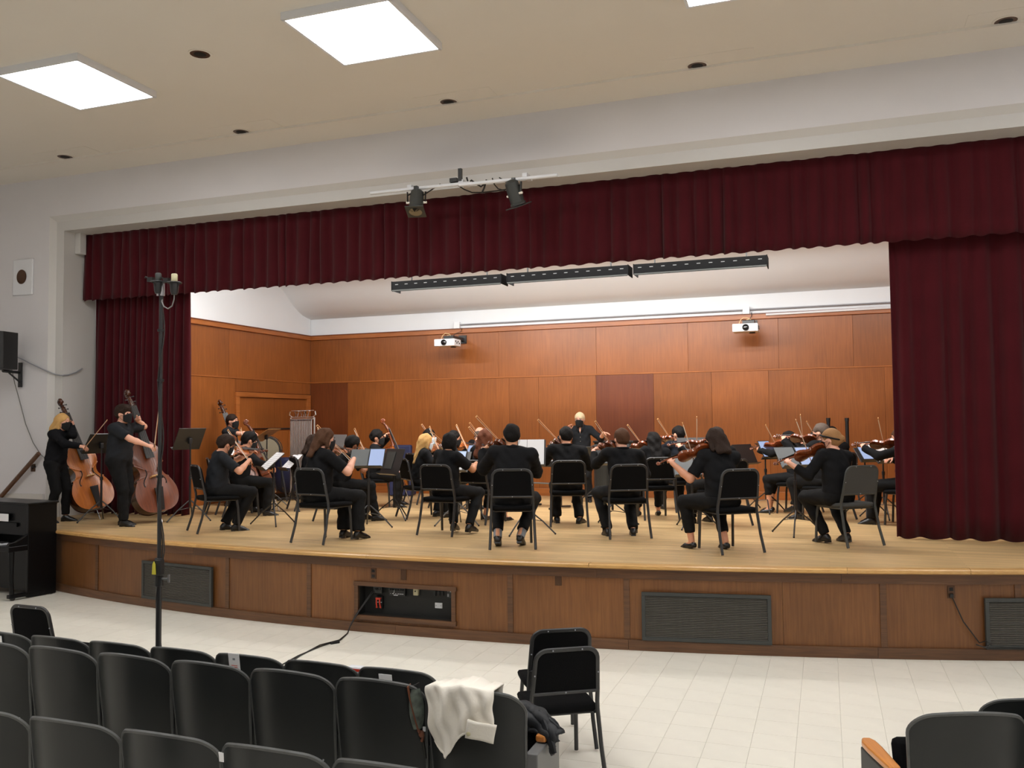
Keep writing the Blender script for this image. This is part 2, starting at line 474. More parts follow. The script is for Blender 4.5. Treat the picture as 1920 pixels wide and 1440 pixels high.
tag(mb.build('baseboard_jamb', M_TRIMW, None, smooth=False), kind='structure')
mb = MB(); a = aty(0, 940, YW-.02)
mb.box(((RX0+XL-.26)/2, YW-.02, a.z), (XL-.26-RX0, .045, .075)); tag(mb.build('trim_1', M_RAILW, smooth=False, bevel=.004), kind='structure')
mb = MB(); mb.box(((RX0+XL-.26)/2, YW-.015, a.z+.085), (XL-.26-RX0, .03, .09)); tag(mb.build('trim_2', M_TRIMW, smooth=False, bevel=.004), kind='structure')
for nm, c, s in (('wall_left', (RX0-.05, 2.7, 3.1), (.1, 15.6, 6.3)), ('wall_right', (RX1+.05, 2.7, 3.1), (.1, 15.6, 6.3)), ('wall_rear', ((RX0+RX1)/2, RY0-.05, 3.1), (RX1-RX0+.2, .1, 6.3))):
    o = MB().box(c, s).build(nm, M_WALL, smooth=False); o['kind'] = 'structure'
ce = struct('ceiling', 'cream painted ceiling of the hall')
yc = at(258, 281, ZC).y
MB().box(((RX0+RX1)/2, (RY0+yc)/2, ZC+.09), (RX1-RX0, yc-RY0, .12)).build('ceiling_field', M_CEIL, ce, smooth=False)
MB().box(((RX0+RX1)/2, (YW+yc)/2, ZC+.06), (RX1-RX0, YW-yc, .12)).build('ceiling_border', M_CEIL, ce, smooth=False)
ZF = ZC+.03

# ceiling lights
def ceiling_light(first, M, label):
    t = thing('ceiling_light', label, 'ceiling light', M, 'square ceiling lights')
    w, h = .585, .075
    mb = MB()
    for sx, sy, lx, ly in ((0, 1, 2*w, .03), (0, -1, 2*w, .03), (1, 0, .03, 2*w), (-1, 0, .03, 2*w)):
        mb.box((sx*(w-.015), sy*(w-.015), -h/2), (lx, ly, h))
    mb.box((0, 0, -.006), (2*w, 2*w, .012)); mb.box((0, 0, -h*.55), (2*w-.06, .012, h*.8))
    mb.build('housing', M_WHITEP, t, smooth=False)
    for s in (-1, 1):
        MB().box((0, s*(w/2-.010), -h+.012), (2*w-.062, w-.040, .012)).build('diffuser', M_DIFF, t, smooth=False)
    return t
ly = at(735, 110, ZF).y
lx = [at(737, 110, ZF).x]; a1 = at(148, 195, ZF).x
la = (at(645, 124, ZF-.075)+at(828, 94, ZF-.075))*.5
lb = (at(150, 207, ZF-.075)+at(292, 183, ZF-.075))*.5
ly = la.y-.585; sp = la.x-lb.x
cl = None
LBL = {(0, 0): 'white square ceiling light at the upper left edge of the picture', (1, 0): 'white square ceiling light whole in view above the hall',
       (2, 0): 'square ceiling light cut off by the top edge of the picture'}
for j in range(3):
    for i in range(4):
        M = Matrix.Translation((lb.x+i*sp, ly-j*3.7, ZF))
        L_ = LBL.get((i, j), 'square ceiling light behind the viewer, out of the picture')
        if cl is None: cl = ceiling_light(True, M, L_)
        else: dup(cl, M, L_)
# recessed downlights
dl = None
DLP = [(375, 101, 'round recessed downlight between the two ceiling lights'), (452, 246, 'round recessed downlight near the wall, second from the left'),
       (122, 293, 'round recessed downlight near the wall at the far left'), (841, 190, 'round recessed downlight near the wall above the stage spotlights'),
       (1307, 122, 'round recessed downlight near the wall, second from the right'), (1886, 38, 'round recessed downlight near the wall at the far right')]
for k, (x, y, lab) in enumerate(DLP):
    p = at(x, y, ZF); M = Matrix.Translation(p)
    if k:
        q = MB().box((p.x+.13, p.y+.02, ZF-.001), (1.0, .56, .006)).build('access_panel', M_CEIL, ce, smooth=False)
        M = Matrix.Translation(p-V3((0, 0, .004)))
    if dl is None:
        dl = thing('downlight', lab, 'downlight', M, 'recessed downlights')
        r = .105
        MB().lathe([(r, .0), (r+.02, 0), (r+.02, -.006), (r, -.008), (r-.003, -.003)], 24).build('rim', M_CEIL, dl)
        MB().lathe([(r, -.005), (r*.99, -.006), (.02, -.0065), (.001, -.0065)], 24).build('baffle', M_BRONZE, dl)
        MB().lathe([(r*.62, -.007), (r*.6, -.008), (.001, -.0085)], 20).build('lamp_opening', M_DARKHOLE, dl)
    else: dup(dl, M, lab)

# ------------------------------------------------------------------ the stage
st = struct('stage', 'bow-fronted wooden stage with panelled front')
m = M_STAGE
N, L, b_ = m.node_tree.nodes, m.node_tree.links, m.node_tree.nodes['Principled BSDF']
hsn = [n for n in N if n.type == 'HUE_SAT'][0]
bt = N.new('ShaderNodeTexBrick'); bt.offset = .37; bt.inputs['Scale'].default_value = 1
bt.inputs['Brick Width'].default_value = 1.9; bt.inputs['Row Height'].default_value = .057; bt.inputs['Mortar Size'].default_value = .0012
bt.inputs['Color1'].default_value = (.82, .82, .82, 1); bt.inputs['Color2'].default_value = (1.12, 1.12, 1.12, 1); bt.inputs['Mortar'].default_value = (.55, .5, .45, 1)
tcn = N.new('ShaderNodeTexCoord'); L.new(tcn.outputs['Object'], bt.inputs['Vector'])
mx = N.new('ShaderNodeMix'); mx.data_type = 'RGBA'; mx.blend_type = 'MULTIPLY'; mx.inputs[0].default_value = 1
L.new(hsn.outputs[0], mx.inputs[6]); L.new(bt.outputs[0], mx.inputs[7]); L.new(mx.outputs[2], b_.inputs['Base Color'])
xs = [-13.4+i*.15 for i in range(int(18.8/.15)+1)]
poly = [(x, arc_y(x)+.10) for x in xs] + [(xs[-1], 16.3), (xs[0], 16.3)]
MB().prism(poly, SZ-.05, SZ).build('stage_floor', M_STAGE, st, smooth=False)
# nosing boards along the lip
cuts = [-13.4, -11.6, -9.2, -6.95, -4.6, -2.2, .15, 1.2, 3.0, 5.3]
for a, b in zip(cuts[:-1], cuts[1:]):
    n = max(3, int((b-a)/.15)); mb = MB()
    g = .002
    xx = [a+g+(b-a-2*g)*i/n for i in range(n+1)]
    sec = [(.10, SZ-.045), (.012, SZ-.045), (0, SZ-.035), (0, SZ-.012), (.012, SZ), (.098, SZ)]
    vs = [(x, arc_y(x)+dy, z) for x in xx for dy, z in sec]
    k = len(sec); fs = [(i*k+j, (i+1)*k+j, (i+1)*k+j+1, i*k+j+1) for i in range(n) for j in range(k-1)]
    mb.add(vs, fs).build('nosing_board', M_NOSE, st)
def strip(x0, x1, z0, z1, inset, depth, name, mt, parent=st, step=.16):
    n = max(1, int(abs(x1-x0)/step)); mb = MB()
    vs = []
    for i in range(n+1):
        x = x0+(x1-x0)*i/n; yf = arc_y(x, inset)
        vs += [(x, yf, z0), (x, yf, z1), (x, yf+depth, z1), (x, yf+depth, z0)]
    fs = [(i*4+j, (i+1)*4+j, (i+1)*4+(j+1) % 4, i*4+(j+1) % 4) for i in range(n) for j in range(4)]
    fs += [(0, 1, 2, 3), (n*4+3, n*4+2, n*4+1, n*4)]
    return mb.add(vs, fs).build(name, mt, parent, smooth=False, bevel=.002)
ZB0, ZB1 = .10, SZ-.15                    # panels between base and top rail
bx = [-12.9, -11.2] + [face_x(x, 1100)[0] for x in (182, 427, 580, 957, 1175, 1655, 1908)] + [2.9, 4.6]
rcuts = [-13.4, -10.2, -7.1, -4.6, -2.15, .1, 2.2, 5.2]
for a, b in zip(rcuts[:-1], rcuts[1:]):
    strip(a+.001, b-.001, SZ-.15, SZ-.045, FIN-.02, .03, 'top_rail', M_RAIL)
    strip(a+.3, b+.298, 0, ZB0, FIN-.03, .03, 'base_rail', M_RAIL)
for x in bx[1:-1]: strip(x-.028, x+.028, ZB0, ZB1, FIN-.012, .03, 'batten', M_RAIL)
r0, r1 = face_x(672, 1100), face_x(850, 1165)      # control recess in the bay between the third and fourth battens
rz0, rz1 = face_x(760, 1160)[1], face_x(760, 1101)[1]
rx0, rx1 = r0[0], r1[0]
BACKIN = .16
for i, (a, b) in enumerate(zip(bx[:-1], bx[1:])):
    a2, b2 = a+.02, b-.02
    if a < rx0 < b:
        strip(a2, rx0, ZB0-.01, ZB1+.01, FIN, .03, 'front_panel', M_FACE); strip(rx1, b2, ZB0-.01, ZB1+.01, FIN, .03, 'front_panel', M_FACE)
        strip(rx0, rx1, ZB0-.01, rz0, FIN, .03, 'front_panel', M_FACE); strip(rx0, rx1, rz1, ZB1+.01, FIN, .03, 'front_panel', M_FACE)
    elif a < -1 < b or a < .4 < b and b-a > 1.4:
        mid = a+(b-a)*.62
        strip(a2, mid-.001, ZB0-.01, ZB1+.01, FIN, .03, 'front_panel', M_FACE); strip(mid+.001, b2, ZB0-.01, ZB1+.01, FIN, .03, 'front_panel', M_FACE)
    else: strip(a2, b2, ZB0-.01, ZB1+.01, FIN, .03, 'front_panel', M_FACE)
def face_M(x, z, out=0.0):               # local +X along the front, +Y out of it towards the hall, +Z up
    y = arc_y(x, FIN); d = V3((x-XC, y-(YLIP+RLIP), 0)).normalized()   # outward
    xa = V3((d.y, -d.x, 0))
    if xa.x < 0: xa = -xa
    return basis(V3((x, y, z))+d*out, xa, d, V3((0, 0, 1)))
# control recess
rc = thing('control_recess', 'black recessed control niche with sockets in the stage front', 'control panel', face_M((rx0+rx1)/2, (rz0+rz1)/2))
w, h = (rx1-rx0), (rz1-rz0); D = BACKIN
mb = MB()
for c, s in (((0, -D, 0), (w+.06, .02, h+.06)), ((0, -D/2-.01, h/2+.01), (w+.06, D-.02, .02)), ((0, -D/2-.01, -h/2-.01), (w+.06, D-.02, .02)), ((w/2+.01, -D/2-.01, 0), (.02, D-.02, h)), ((-w/2-.01, -D/2-.01, 0), (.02, D-.02, h))): mb.box(c, s)
mb.build('niche_lining', M_RECESS, rc, smooth=False)
mb = MB(); t = .045
for c, s in (((0, .008, h/2+t/2-.01), (w+2*t, .03, t)), ((0, .012, -h/2-t/2+.01), (w+2*t, .04, t)), ((w/2+t/2-.01, .008, 0), (t, .03, h)), ((-w/2-t/2+.01, .008, 0), (t, .03, h))): mb.box(c, s)
mb.build('niche_frame', M_RAIL, rc, smooth=False, bevel=.003)
yb_ = -D+.01
def nich(px, py):                         # zoom crop pixel -> local x, z on the niche's back
    X, Z = face_x(640+px/7.385, 1040+py/7.385)
    return (X-(rx0+rx1)/2)*1.0+.03, Z-(rz0+rz1)/2+.01
x, z = nich(405, 510); mb = MB().box((x, yb_+.025, z), (.105, .05, .09)); bx0 = mb.build('socket_box', M_DGREY, rc, smooth=False, bevel=.004)
mb = MB(); mb.ball((x, yb_+.053, z), (.014, .008, .014)); mb.box((x-.03, yb_+.052, z), (.016, .008, .02)); mb.box((x+.03, yb_+.052, z), (.016, .008, .02)); mb.build('socket_face', M_BLACK, bx0)
x, z = nich(420, 700); bx1 = MB().box((x, yb_+.02, z), (.075, .04, .13)).build('plug_box', M_BLACK, rc, smooth=False, bevel=.004)
mb = MB(); mb.box((x, yb_+.05, z+.045), (.058, .03, .018))
for s in (-1, 1):
    mb.tube([(x+s*.018, yb_+.06, z+.04), (x+s*.02, yb_+.065, z), (x+s*.022, yb_+.05, z-.045)], .008, 8); mb.ball((x+s*.022, yb_+.05, z-.048), .012, 8)
mb.build('red_connectors', M_REDP, rc)
mb = MB()
for q in (-.03, -.01, .01, .03): mb.box((x+q, yb_+.045, z+.005), (.009, .012, .008))
mb.build('connector_tabs', M_WHITEP, rc, smooth=False)
x, z = nich(660, 545); bx2 = MB().box((x, yb_+.015, z), (.20, .03, .10)).build('patch_plate', M_BLACKM, rc, smooth=False, bevel=.003)
mb = MB()
for q in range(6): mb.cyl((x-.075+q*.03, yb_+.032, z+.015), (x-.075+q*.03, yb_+.036, z+.015), .010, 10)
mb.build('patch_jack', M_DARKHOLE, bx2)
mb = MB()
for q, l in ((-.075, .006), (-.045, .02), (-.012, .012), (.02, .02), (.045, .02), (.07, .02)): mb.box((x+q, yb_+.0315, z-.028), (l, .002, .006))
mb.box((x-.012, yb_+.0315, z-.043), (.05, .002, .008)); mb.tube([(x-.035, yb_+.034, z-.02), (x-.03, yb_+.036, z-.01), (x-.028, yb_+.034, z+.012)], .003, 6)
mb.build('white_markings', M_WHITEP, bx2, smooth=False)
x, z = nich(925, 540); bx3 = MB().box((x, yb_+.02, z), (.058, .04, .098)).build('switch_plate', M_IVORY, rc, smooth=False, bevel=.006)
mb = MB().cyl((x, yb_+.035, z-.005), (x, yb_+.052, z-.002), .006, 8); mb.build('toggle', M_DARKHOLE, bx3)
for q in range(3):
    x, z = nich(1178+q*52, 505); MB().box((x, yb_+.004, z), (.025, .006, .022)).build('yellow_tag', M_YELLOW, rc, smooth=False)
    x, z = nich(1178+q*54, 580); MB().box((x, yb_+.008, z), (.027, .016, .05)).build('black_jack', M_BLACK, rc, smooth=False, bevel=.003)
x, z = nich(1232, 752); p_ = MB().box((x, yb_+.006, z), (.085, .012, .058)).build('white_plate', M_WHITEP, rc, smooth=False, bevel=.004)
mb = MB()
for s in (-1, 1): mb.cyl((x+s*.027, yb_+.011, z), (x+s*.027, yb_+.014, z), .005, 8)
mb.build('plate_screw', M_GREYP, p_)['kind'] = 'stuff'
x, z = nich(1440, 570); bx4 = MB().box((x, yb_+.03, z), (.10, .06, .095)).build('control_unit', M_DGREY, rc, smooth=False, bevel=.004)
mb = MB(); mb.box((x+.0, yb_+.061, z+.02), (.034, .003, .013)); mb.build('unit_label', M_WHITEP, bx4, smooth=False)
mb = MB(); mb.box((x-.036, yb_+.061, z-.02), (.018, .004, .03)); mb.cyl((x-.036, yb_+.06, z+.02), (x-.036, yb_+.066, z+.02), .004, 6); mb.build('unit_key', M_GREYP, bx4, smooth=False)['kind'] = 'stuff'
# grilles in the stage front
def vent(px0, py0, px1, py1, label, nsl):
    a = face_x(px0, (py0+py1)/2); b = face_x(px1, (py0+py1)/2)
    zc = face_x((px0+px1)/2, (py0+py1)/2)[1]; ztop = face_x(px0, py0)[1]; zbot = face_x(px0, py1-(25 if px1-px0 > 100 else 6))[1]
    xm = (a[0]+b[0])/2; w = math.hypot(b[0]-a[0], arc_y(b[0])-arc_y(a[0])); h = .46
    zm = ZB0+.005+h/2
    t = thing('air_grille', label, 'grille', face_M(xm, zm, .032))
    mb = MB(); f = .035
    for c, s in (((0, 0, h/2-f/2), (w, .03, f)), ((0, 0, -h/2+f/2), (w, .03, f)), ((w/2-f/2, 0, 0), (f, .03, h-2*f)), ((-w/2+f/2, 0, 0), (f, .03, h-2*f))): mb.box(c, s)
    mb.build('grille_frame', M_DGREY, t, smooth=False, bevel=.003)
    MB().box((0, -.012, 0), (w-.05, .004, h-.05)).build('grille_back', M_VENTD, t, smooth=False)
    pit = (h-2*f)/nsl
    s0 = None
    R = Matrix.Rotation(math.radians(-32), 3, 'X')
    for k in range(nsl):
        if s0 is None: s0 = MB().box((0, 0, 0), (w-2*f-.002, .016, .0045), R).build('slat', M_VENT, t, smooth=False); o = s0
        else: o = s0.copy(); C.objects.link(o); o.parent = t
        o.location = (0, 0, -h/2+f+pit*(k+.5))
    return t
vent(272, 1062, 403, 1139, 'short grey slatted air grille behind the tall black stand', 24)
vent(1204, 1111, 1446, 1205, 'long grey slatted air grille in the middle of the stage front', 24)
vent(1844, 1122, 2010, 1212, 'grey slatted air grille at the right edge beside the dangling cord', 24)
# electrical plates on the stage front
OUT = [(700.5, 1075, 1, 'bronze double socket plate left above the black control niche'), (757, 1077, 0, 'plain bronze blank plate right above the black control niche'),
       (1047, 1087, 0, 'bronze blank plate between the niche and the long grille'), (1783, 1110, 1, 'bronze double socket with a black cord plugged in')]
for x, y, k, lab in OUT:
    X, Z = face_x(x, y); t = thing('outlet_plate', lab, 'outlet', face_M(X, Z, .004))
    MB().box((0, 0, 0), (.068, .008, .112)).build('plate', M_BRONZE, t, smooth=False, bevel=.003)
    if k:
        for s in (-1, 1): MB().box((0, .005, s*.027), (.034, .006, .03)).build('socket', M_DARKHOLE, t, smooth=False, bevel=.002)
    else:
        for s in (-1, 1): MB().cyl((0, .003, s*.042), (0, .007, s*.042), .004, 8).build('screw', M_BRONZE, t)
X, Z = face_x(1783, 1116); P0 = face_M(X, Z, .01).translation; X2, Z2 = face_x(1832, 1203); P1 = face_M(X2, Z2, .05).translation
X3, Z3 = face_x(1880, 1212); P2 = face_M(X3, Z3, .05).translation
mb = MB(); mid = (P0+P1)*.5+V3((-.02, -.02, -.02))
mb.tube([P0, (P0+mid)*.5, mid, (mid+P1)*.5, P1, P1+V3((.05, -.03, .03)), P1+V3((.09, -.02, 0)), P1+V3((.04, -.02, -.03)), P1+V3((-.03, -.03, -.01)), P1+V3((.05, -.05, -.03)), (P1+P2)*.5+V3((0, -.03, -.02)), P2, P2+V3((.5, .12, -.02))], .006, 6)
mb.box(P0+V3((0, -.01, 0)), (.03, .035, .03))
tag(mb.build('power_cord', M_CABLE), 'black cord dangling from the socket down to the right grille', 'cord')

# ---- back of the stage
def wall_panels(name, label, xa, ya, xb, yb, out, cutsU, specs):
    """flat panelled wall from (xa,ya) to (xb,yb); specs: list of (u0,u1,z0,z1,material)"""
    w = struct(name, label)
    d = V3((xb-xa, yb-ya, 0)); Lw = d.length; d.normalize(); n = V3(out)
    M = basis(V3((xa, ya, 0)), d, -n, V3((0, 0, 1)))     # local x along, y into the wall
    w.matrix_world = M
    MB().box((Lw/2, .05, (SZ+4.0)/2), (Lw, .06, 4.0-SZ)).build('backing', M_PANELD, w, smooth=False)
    for u0, u1, z0, z1, mt in specs:
        g = .0015
        MB().box(((u0+u1)/2, .012, (z0+z1)/2), (u1-u0-2*g, .022, z1-z0-2*g)).build('panel', mt, w, smooth=False, bevel=.002)
    return w, Lw
XBL, XBR = -10.18, 2.12
ZJ, ZWT = 3.10, 4.095
cap = .10
def ux(px, py=760): return aty(px, py, YB).x-XBL
lower = [0, ux(652), ux(738), ux(845), ux(955), ux(1010), ux(1118), ux(1226), ux(1335), ux(1442), ux(1550), ux(1660), XBR-XBL]
upper = [0, ux(655, 660), ux(800, 660), ux(935, 660), ux(1118, 660), ux(1290, 660), ux(1460, 660), ux(1600, 660), XBR-XBL]
sp_ = [(a, b, SZ+.14, ZJ-.012, M_PANELD if i == 0 else M_RED if i == 6 else M_PANEL) for i, (a, b) in enumerate(zip(lower[:-1], lower[1:]))]
sp_ += [(a, b, ZJ+.012, ZWT-cap, M_PANEL) for a, b in zip(upper[:-1], upper[1:])]
wb, LB = wall_panels('wall_back', 'orange brown veneer panelled wall at the back of the stage', XBL, YB, XBR, YB, (0, -1, 0), None, sp_)
MB().box((LB/2, .006, ZJ), (LB, .03, .026)).build('mid_moulding', M_MOULD, wb, smooth=False, bevel=.003)
MB().box((LB/2, -.008, ZWT-cap/2-.004), (LB, .06, cap)).build('cap_moulding', M_MOULD, wb, smooth=False, bevel=.006)
MB().box((LB/2, -.012, ZWT-.012), (LB, .07, .02)).build('cap_bead', M_PANELD, wb, smooth=False, bevel=.004)
MB().box((LB/2, .0, SZ+.07), (LB, .04, .14)).build('baseboard', M_MOULD, wb, smooth=False, bevel=.004)
# left splayed side wall with a double door
XSL, YSL = -10.33, 11.40
sd = V3((XBL-XSL, YB-YSL, 0)); LS = sd.length; sd.normalize(); sn = V3((sd.y, -sd.x, 0))
def su(px, py):                           # pixel -> distance along the side wall and height
    v = ray(px, py); o = V3((0, 0, CAMZ)); t = (V3((XSL, YSL, CAMZ))-o).dot(sn)/v.dot(sn); p = o+v*t
    return (V3((p.x, p.y, 0))-V3((XSL, YSL, 0))).dot(sd), p.z
d0, d1, dm = su(447, 760)[0], su(573, 760)[0], su(514, 760)[0]; dz = su(447, 744)[1]; db = su(440, 760)[0]; dr = min(su(580, 760)[0], LS-.01)
j1 = su(441, 735)[0]; j0 = su(405, 735)[0]
wl, _ = wall_panels('wall_stage_side', 'orange brown veneer side wall of the stage with a double door', XSL, YSL, XBL, YB, (sn.x, sn.y, 0), None,
    [(0, j1, SZ+.14, ZJ-.01, M_PANEL), (j1, LS-.30, dz+.10, ZJ-.01, M_PANEL), (LS-.30, LS, dz+.10, ZJ-.01, M_PANEL),
     (0, su(430, 640)[0], ZJ+.01, ZWT-cap, M_PANEL), (su(430, 640)[0], su(520, 640)[0], ZJ+.01, ZWT-cap, M_PANEL), (su(520, 640)[0], LS, ZJ+.01, ZWT-cap, M_PANEL)])
MB().box((LS/2, .006, ZJ), (LS, .03, .02)).build('mid_moulding', M_MOULD, wl, smooth=False, bevel=.003)
MB().box((LS/2, -.008, ZWT-cap/2-.004), (LS, .06, cap)).build('cap_moulding', M_MOULD, wl, smooth=False, bevel=.006)
MB().box((LS/2, -.012, ZWT-.012), (LS, .07, .02)).build('cap_bead', M_PANELD, wl, smooth=False, bevel=.004)
MB().box((j1/2, .0, SZ+.07), (j1, .04, .14)).build('baseboard', M_MOULD, wl, smooth=False, bevel=.004)
dt = struct('door_1', 'double veneer door in the side wall of the stage'); dt.matrix_world = wl.matrix_world.copy()
for a, b in ((d0, dm), (dm, d1)):
    q = MB().box(((a+b)/2, .012, (SZ+dz)/2), (b-a-.006, .03, dz-SZ-.01)).build('door_leaf', M_PANEL, dt, smooth=False, bevel=.003)
for x in (d0+.008, d1-.008):
    for z in (dz-.28, SZ+1.1, SZ+.25): MB().box((x, -.006, z), (.02, .014, .11)).build('hinge', M_BLACKM, dt, smooth=False)
mb = MB(); mb.box(((db+d0)/2, -.01, (SZ+dz)/2), (d0-db, .06, dz-SZ+.0)); mb.box(((d1+dr)/2, -.01, (SZ+dz)/2), (dr-d1, .06, dz-SZ)); mb.box(((db+dr)/2, -.01, dz+.045), (dr-db, .06, .09))
mb.build('door_frame', M_MOULD, dt, smooth=False, bevel=.006)
# plaster above the veneer and the rippled stage ceiling
mb = MB(); mb.box(((XBL+XBR)/2, YB+.06, (4.0+5.9)/2), (XBR-XBL+.4, .08, 1.9)); o = mb.build('wall_back_plaster', M_PLASTER, smooth=False); o['kind'] = 'structure'
mb = MB(); w3 = .08
mb.add([(XSL-w3, YSL, 4.07), (XSL, YSL, 4.07), (XBL, YB, 4.07), (XBL-w3, YB, 4.07), (XSL-w3, YSL, 6), (XSL, YSL, 6), (XBL, YB, 6), (XBL-w3, YB, 6)],
       [(0, 1, 2, 3), (4, 7, 6, 5), (1, 5, 6, 2), (0, 3, 7, 4), (0, 4, 5, 1), (3, 2, 6, 7)])
o = mb.build('wall_side_plaster', M_PLASTER, smooth=False); o['kind'] = 'structure'
mb = MB().box((XBR+.12, 13.85, 3.4), (.1, 4.9, 5.2)); o = mb.build('wall_stage_right', M_PANEL, smooth=False); o['kind'] = 'structure'
cp = [(15.9, 4.43), (15.55, 4.50), (15.2, 4.70), (14.9, 4.96), (14.55, 5.08), (14.2, 5.14), (13.9, 5.30), (13.6, 5.48), (13.2, 5.56), (12.8, 5.62), (12.3, 5.74), (11.2, 5.78)]
yy = np.array([p[0] for p in cp][::-1]); zz = np.array([p[1] for p in cp][::-1])
ys = np.linspace(11.2, 15.9, 60); zs = np.interp(ys, yy, zz)
zs = np.convolve(np.pad(zs, 2, 'edge'), [.1, .2, .4, .2, .1], 'valid')
mb = MB(); mb.prism([(y, z) for y, z in zip(ys, zs)] + [(15.9, 6.2), (11.2, 6.2)], -14, 6, Matrix(((0, 0, 1, 0), (1, 0, 0, 0), (0, 1, 0, 0), (0, 0, 0, 1))))
o = mb.build('ceiling_stage', M_PLASTER, ang=50); o['kind'] = 'structure'
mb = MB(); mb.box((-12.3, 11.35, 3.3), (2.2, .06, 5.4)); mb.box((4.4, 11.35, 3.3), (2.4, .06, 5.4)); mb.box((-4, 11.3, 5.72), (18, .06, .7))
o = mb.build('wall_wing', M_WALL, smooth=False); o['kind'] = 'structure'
# curtains
def drape(name, label, x0, x1, y, z0, z1, pitch, amp, seed, flare=0.0, n_per=14, nz=14, wavebot=.01, gather=1.0):
    r = np.random.default_rng(seed)
    edges = [x0]
    while edges[-1] < x1: edges.append(edges[-1]+pitch*r.uniform(.6, 1.45))
    edges = np.array(edges); edges = x0+(edges-x0)*(x1-x0)/(edges[-1]-x0)
    ncol = len(edges)*n_per; us = np.linspace(0, len(edges)-1, ncol)
    xs = np.interp(us, np.arange(len(edges)), edges)
    am = np.interp(us, np.arange(len(edges)), r.uniform(.55, 1.2, len(edges)))
    ph = us*2*PI
    wv = np.tanh(1.6*np.sin(ph))/np.tanh(1.6)
    lean = np.interp(us, np.arange(len(edges)), r.uniform(-1, 1, len(edges)))
    vs = []
    for i in range(ncol):
        for j in range(nz):
            t = j/(nz-1); z = z1+(z0-z1)*t
            k = .35+.65*min(1, t*3*gather)
            yy = y+amp*am[i]*k*wv[i]+.008*math.sin(us[i]*1.7+t*5)
            xx = xs[i]+amp*.35*am[i]*k*math.cos(ph[i])+lean[i]*.02*t*gather+flare*t*(xs[i]-(x0+x1)/2)
            zz = z+(wavebot*math.sin(us[i]*2*PI+1)*t if j == nz-1 else 0)
            vs.append((xx, yy, zz))
    fs = [(i*nz+j, (i+1)*nz+j, (i+1)*nz+j+1, i*nz+j+1) for i in range(ncol-1) for j in range(nz-1)]
    o = MB().add(vs, fs).build(name, M_VELVET, ang=180)
    s = o.modifiers.new('thick', 'SOLIDIFY'); s.thickness = .008
    return tag(o, label, 'curtain')
zv1 = aty(1000, 345, YV).z; zv0 = aty(1000, 503, YV).z
drape('valance_curtain', 'pleated maroon velvet valance across the top of the stage opening', XL+.01, XR-.02, YV-.02, zv0, zv1, .19, .030, 3, n_per=10, nz=10, wavebot=.012)
YCT = 11.09
drape('stage_curtain', 'maroon velvet side curtain behind the two bass players', XL+.02, aty(356, 700, YCT).x, YCT, SZ+.01, 4.6, .15, .05, 5, n_per=10)
drape('stage_curtain', 'wide maroon velvet side curtain at the right of the stage', aty(1672, 700, YCT).x, XR-.03, YCT-.03, SZ+.01, 4.6, .24, .05, 8, n_per=12, gather=.9)
mb = MB(); mb.cyl((XL+.02, YV, zv1+.035), (XR-.02, YV, zv1+.035), .022, 8); mb.box(((XL+XR)/2, YV+.03, zv1+.07), (XR-XL-.04, .05, .03))
tag(mb.build('curtain_track', M_GREYM), 'grey curtain track along the top of the maroon valance', 'curtain track')
# small white box at the valance's left end
p = aty(153, 452, YV-.12); tag(MB().box((XL+.06, YV-.135, p.z-.04), (.11, .12, .36)).build('junction_box', M_TRIMW, smooth=False, bevel=.006), 'white box on the jamb beside the valance end', 'box')
# ------------------------------------------------------------------ lights and fixtures over the stage
def strip_light(x0, x1, y, z, watts, label, grp, vis=True):
    t = thing('strip_light', label, 'stage light', (( x0+x1)/2, y, z), grp)
    w = x1-x0
    # a trough open towards the back wall and the floor
    sec = [(-.15, .10), (.13, .10), (.16, .07), (.15, .06), (.12, .085), (-.135, .085), (-.135, -.05), (-.15, -.06)]
    Mx = Matrix(((0, 0, 1, 0), (1, 0, 0, 0), (0, 1, 0, 0), (0, 0, 0, 1)))
    MB().prism(sec, -w/2, w/2, Mx).build('trough', M_STRIPB, t, smooth=False)
    mb = MB(); mb.box((0, -.155, -.045), (w, .012, .02)); mb.build('edge_rail', M_DGREY, t, smooth=False)
    for s in (-1, 1): MB().box((s*(w/2+.006), 0, .03), (.012, .31, .15)).build('end_plate', M_STRIPB, t, smooth=False)
    n = 11; s0 = None
    for k in range(n):
        if s0 is None: s0 = MB().box((0, -.152, .05), (.050, .006, .009)).build('vent_slot', M_SLOT, t, smooth=False); o = s0
        else: o = s0.copy(); C.objects.link(o); o.parent = t
        o.location.x = -w/2+w*(k+.5)/n
    for s in (-1, 1): MB().cyl((s*w*.35, 0, .1), (s*w*.35, 0, 1.34 if y > 12 else .86), .012, 6).build('hanger_rod', M_BLACKM, t)
    area_light('strip_lamp', (0, .02, .05), (math.radians(36 if y > 12 else 20), 0, 0), w*.94, .12, watts, (1, .97, .93), t)
    if y < 12: area_light('ceiling_fill_lamp', (0, .05, .16), (math.radians(150), 0, 0), w*.94, .12, UP_W, (1, .98, .96), t)  # added fill lamp, only there to brighten the stage ceiling
    return t
ST_Y = 12.5
seg = [(aty(741, 535, ST_Y).x, aty(947, 520, ST_Y).x, 'black strip light hanging under the valance, leftmost of three'),
       (aty(955, 520, ST_Y).x, aty(1183, 505, ST_Y).x, 'black strip light hanging under the valance, middle of three'),
       (aty(1190, 503, ST_Y).x, aty(1441, 487, ST_Y).x, 'black strip light hanging under the valance, rightmost of three')]
zst = aty(1000, 525, ST_Y).z
for a, b, lab in seg: strip_light(a+.02, b-.02, ST_Y, zst, BORDER_W, lab, 'strip lights over the stage')
w_ = seg[0][1]-seg[0][0]
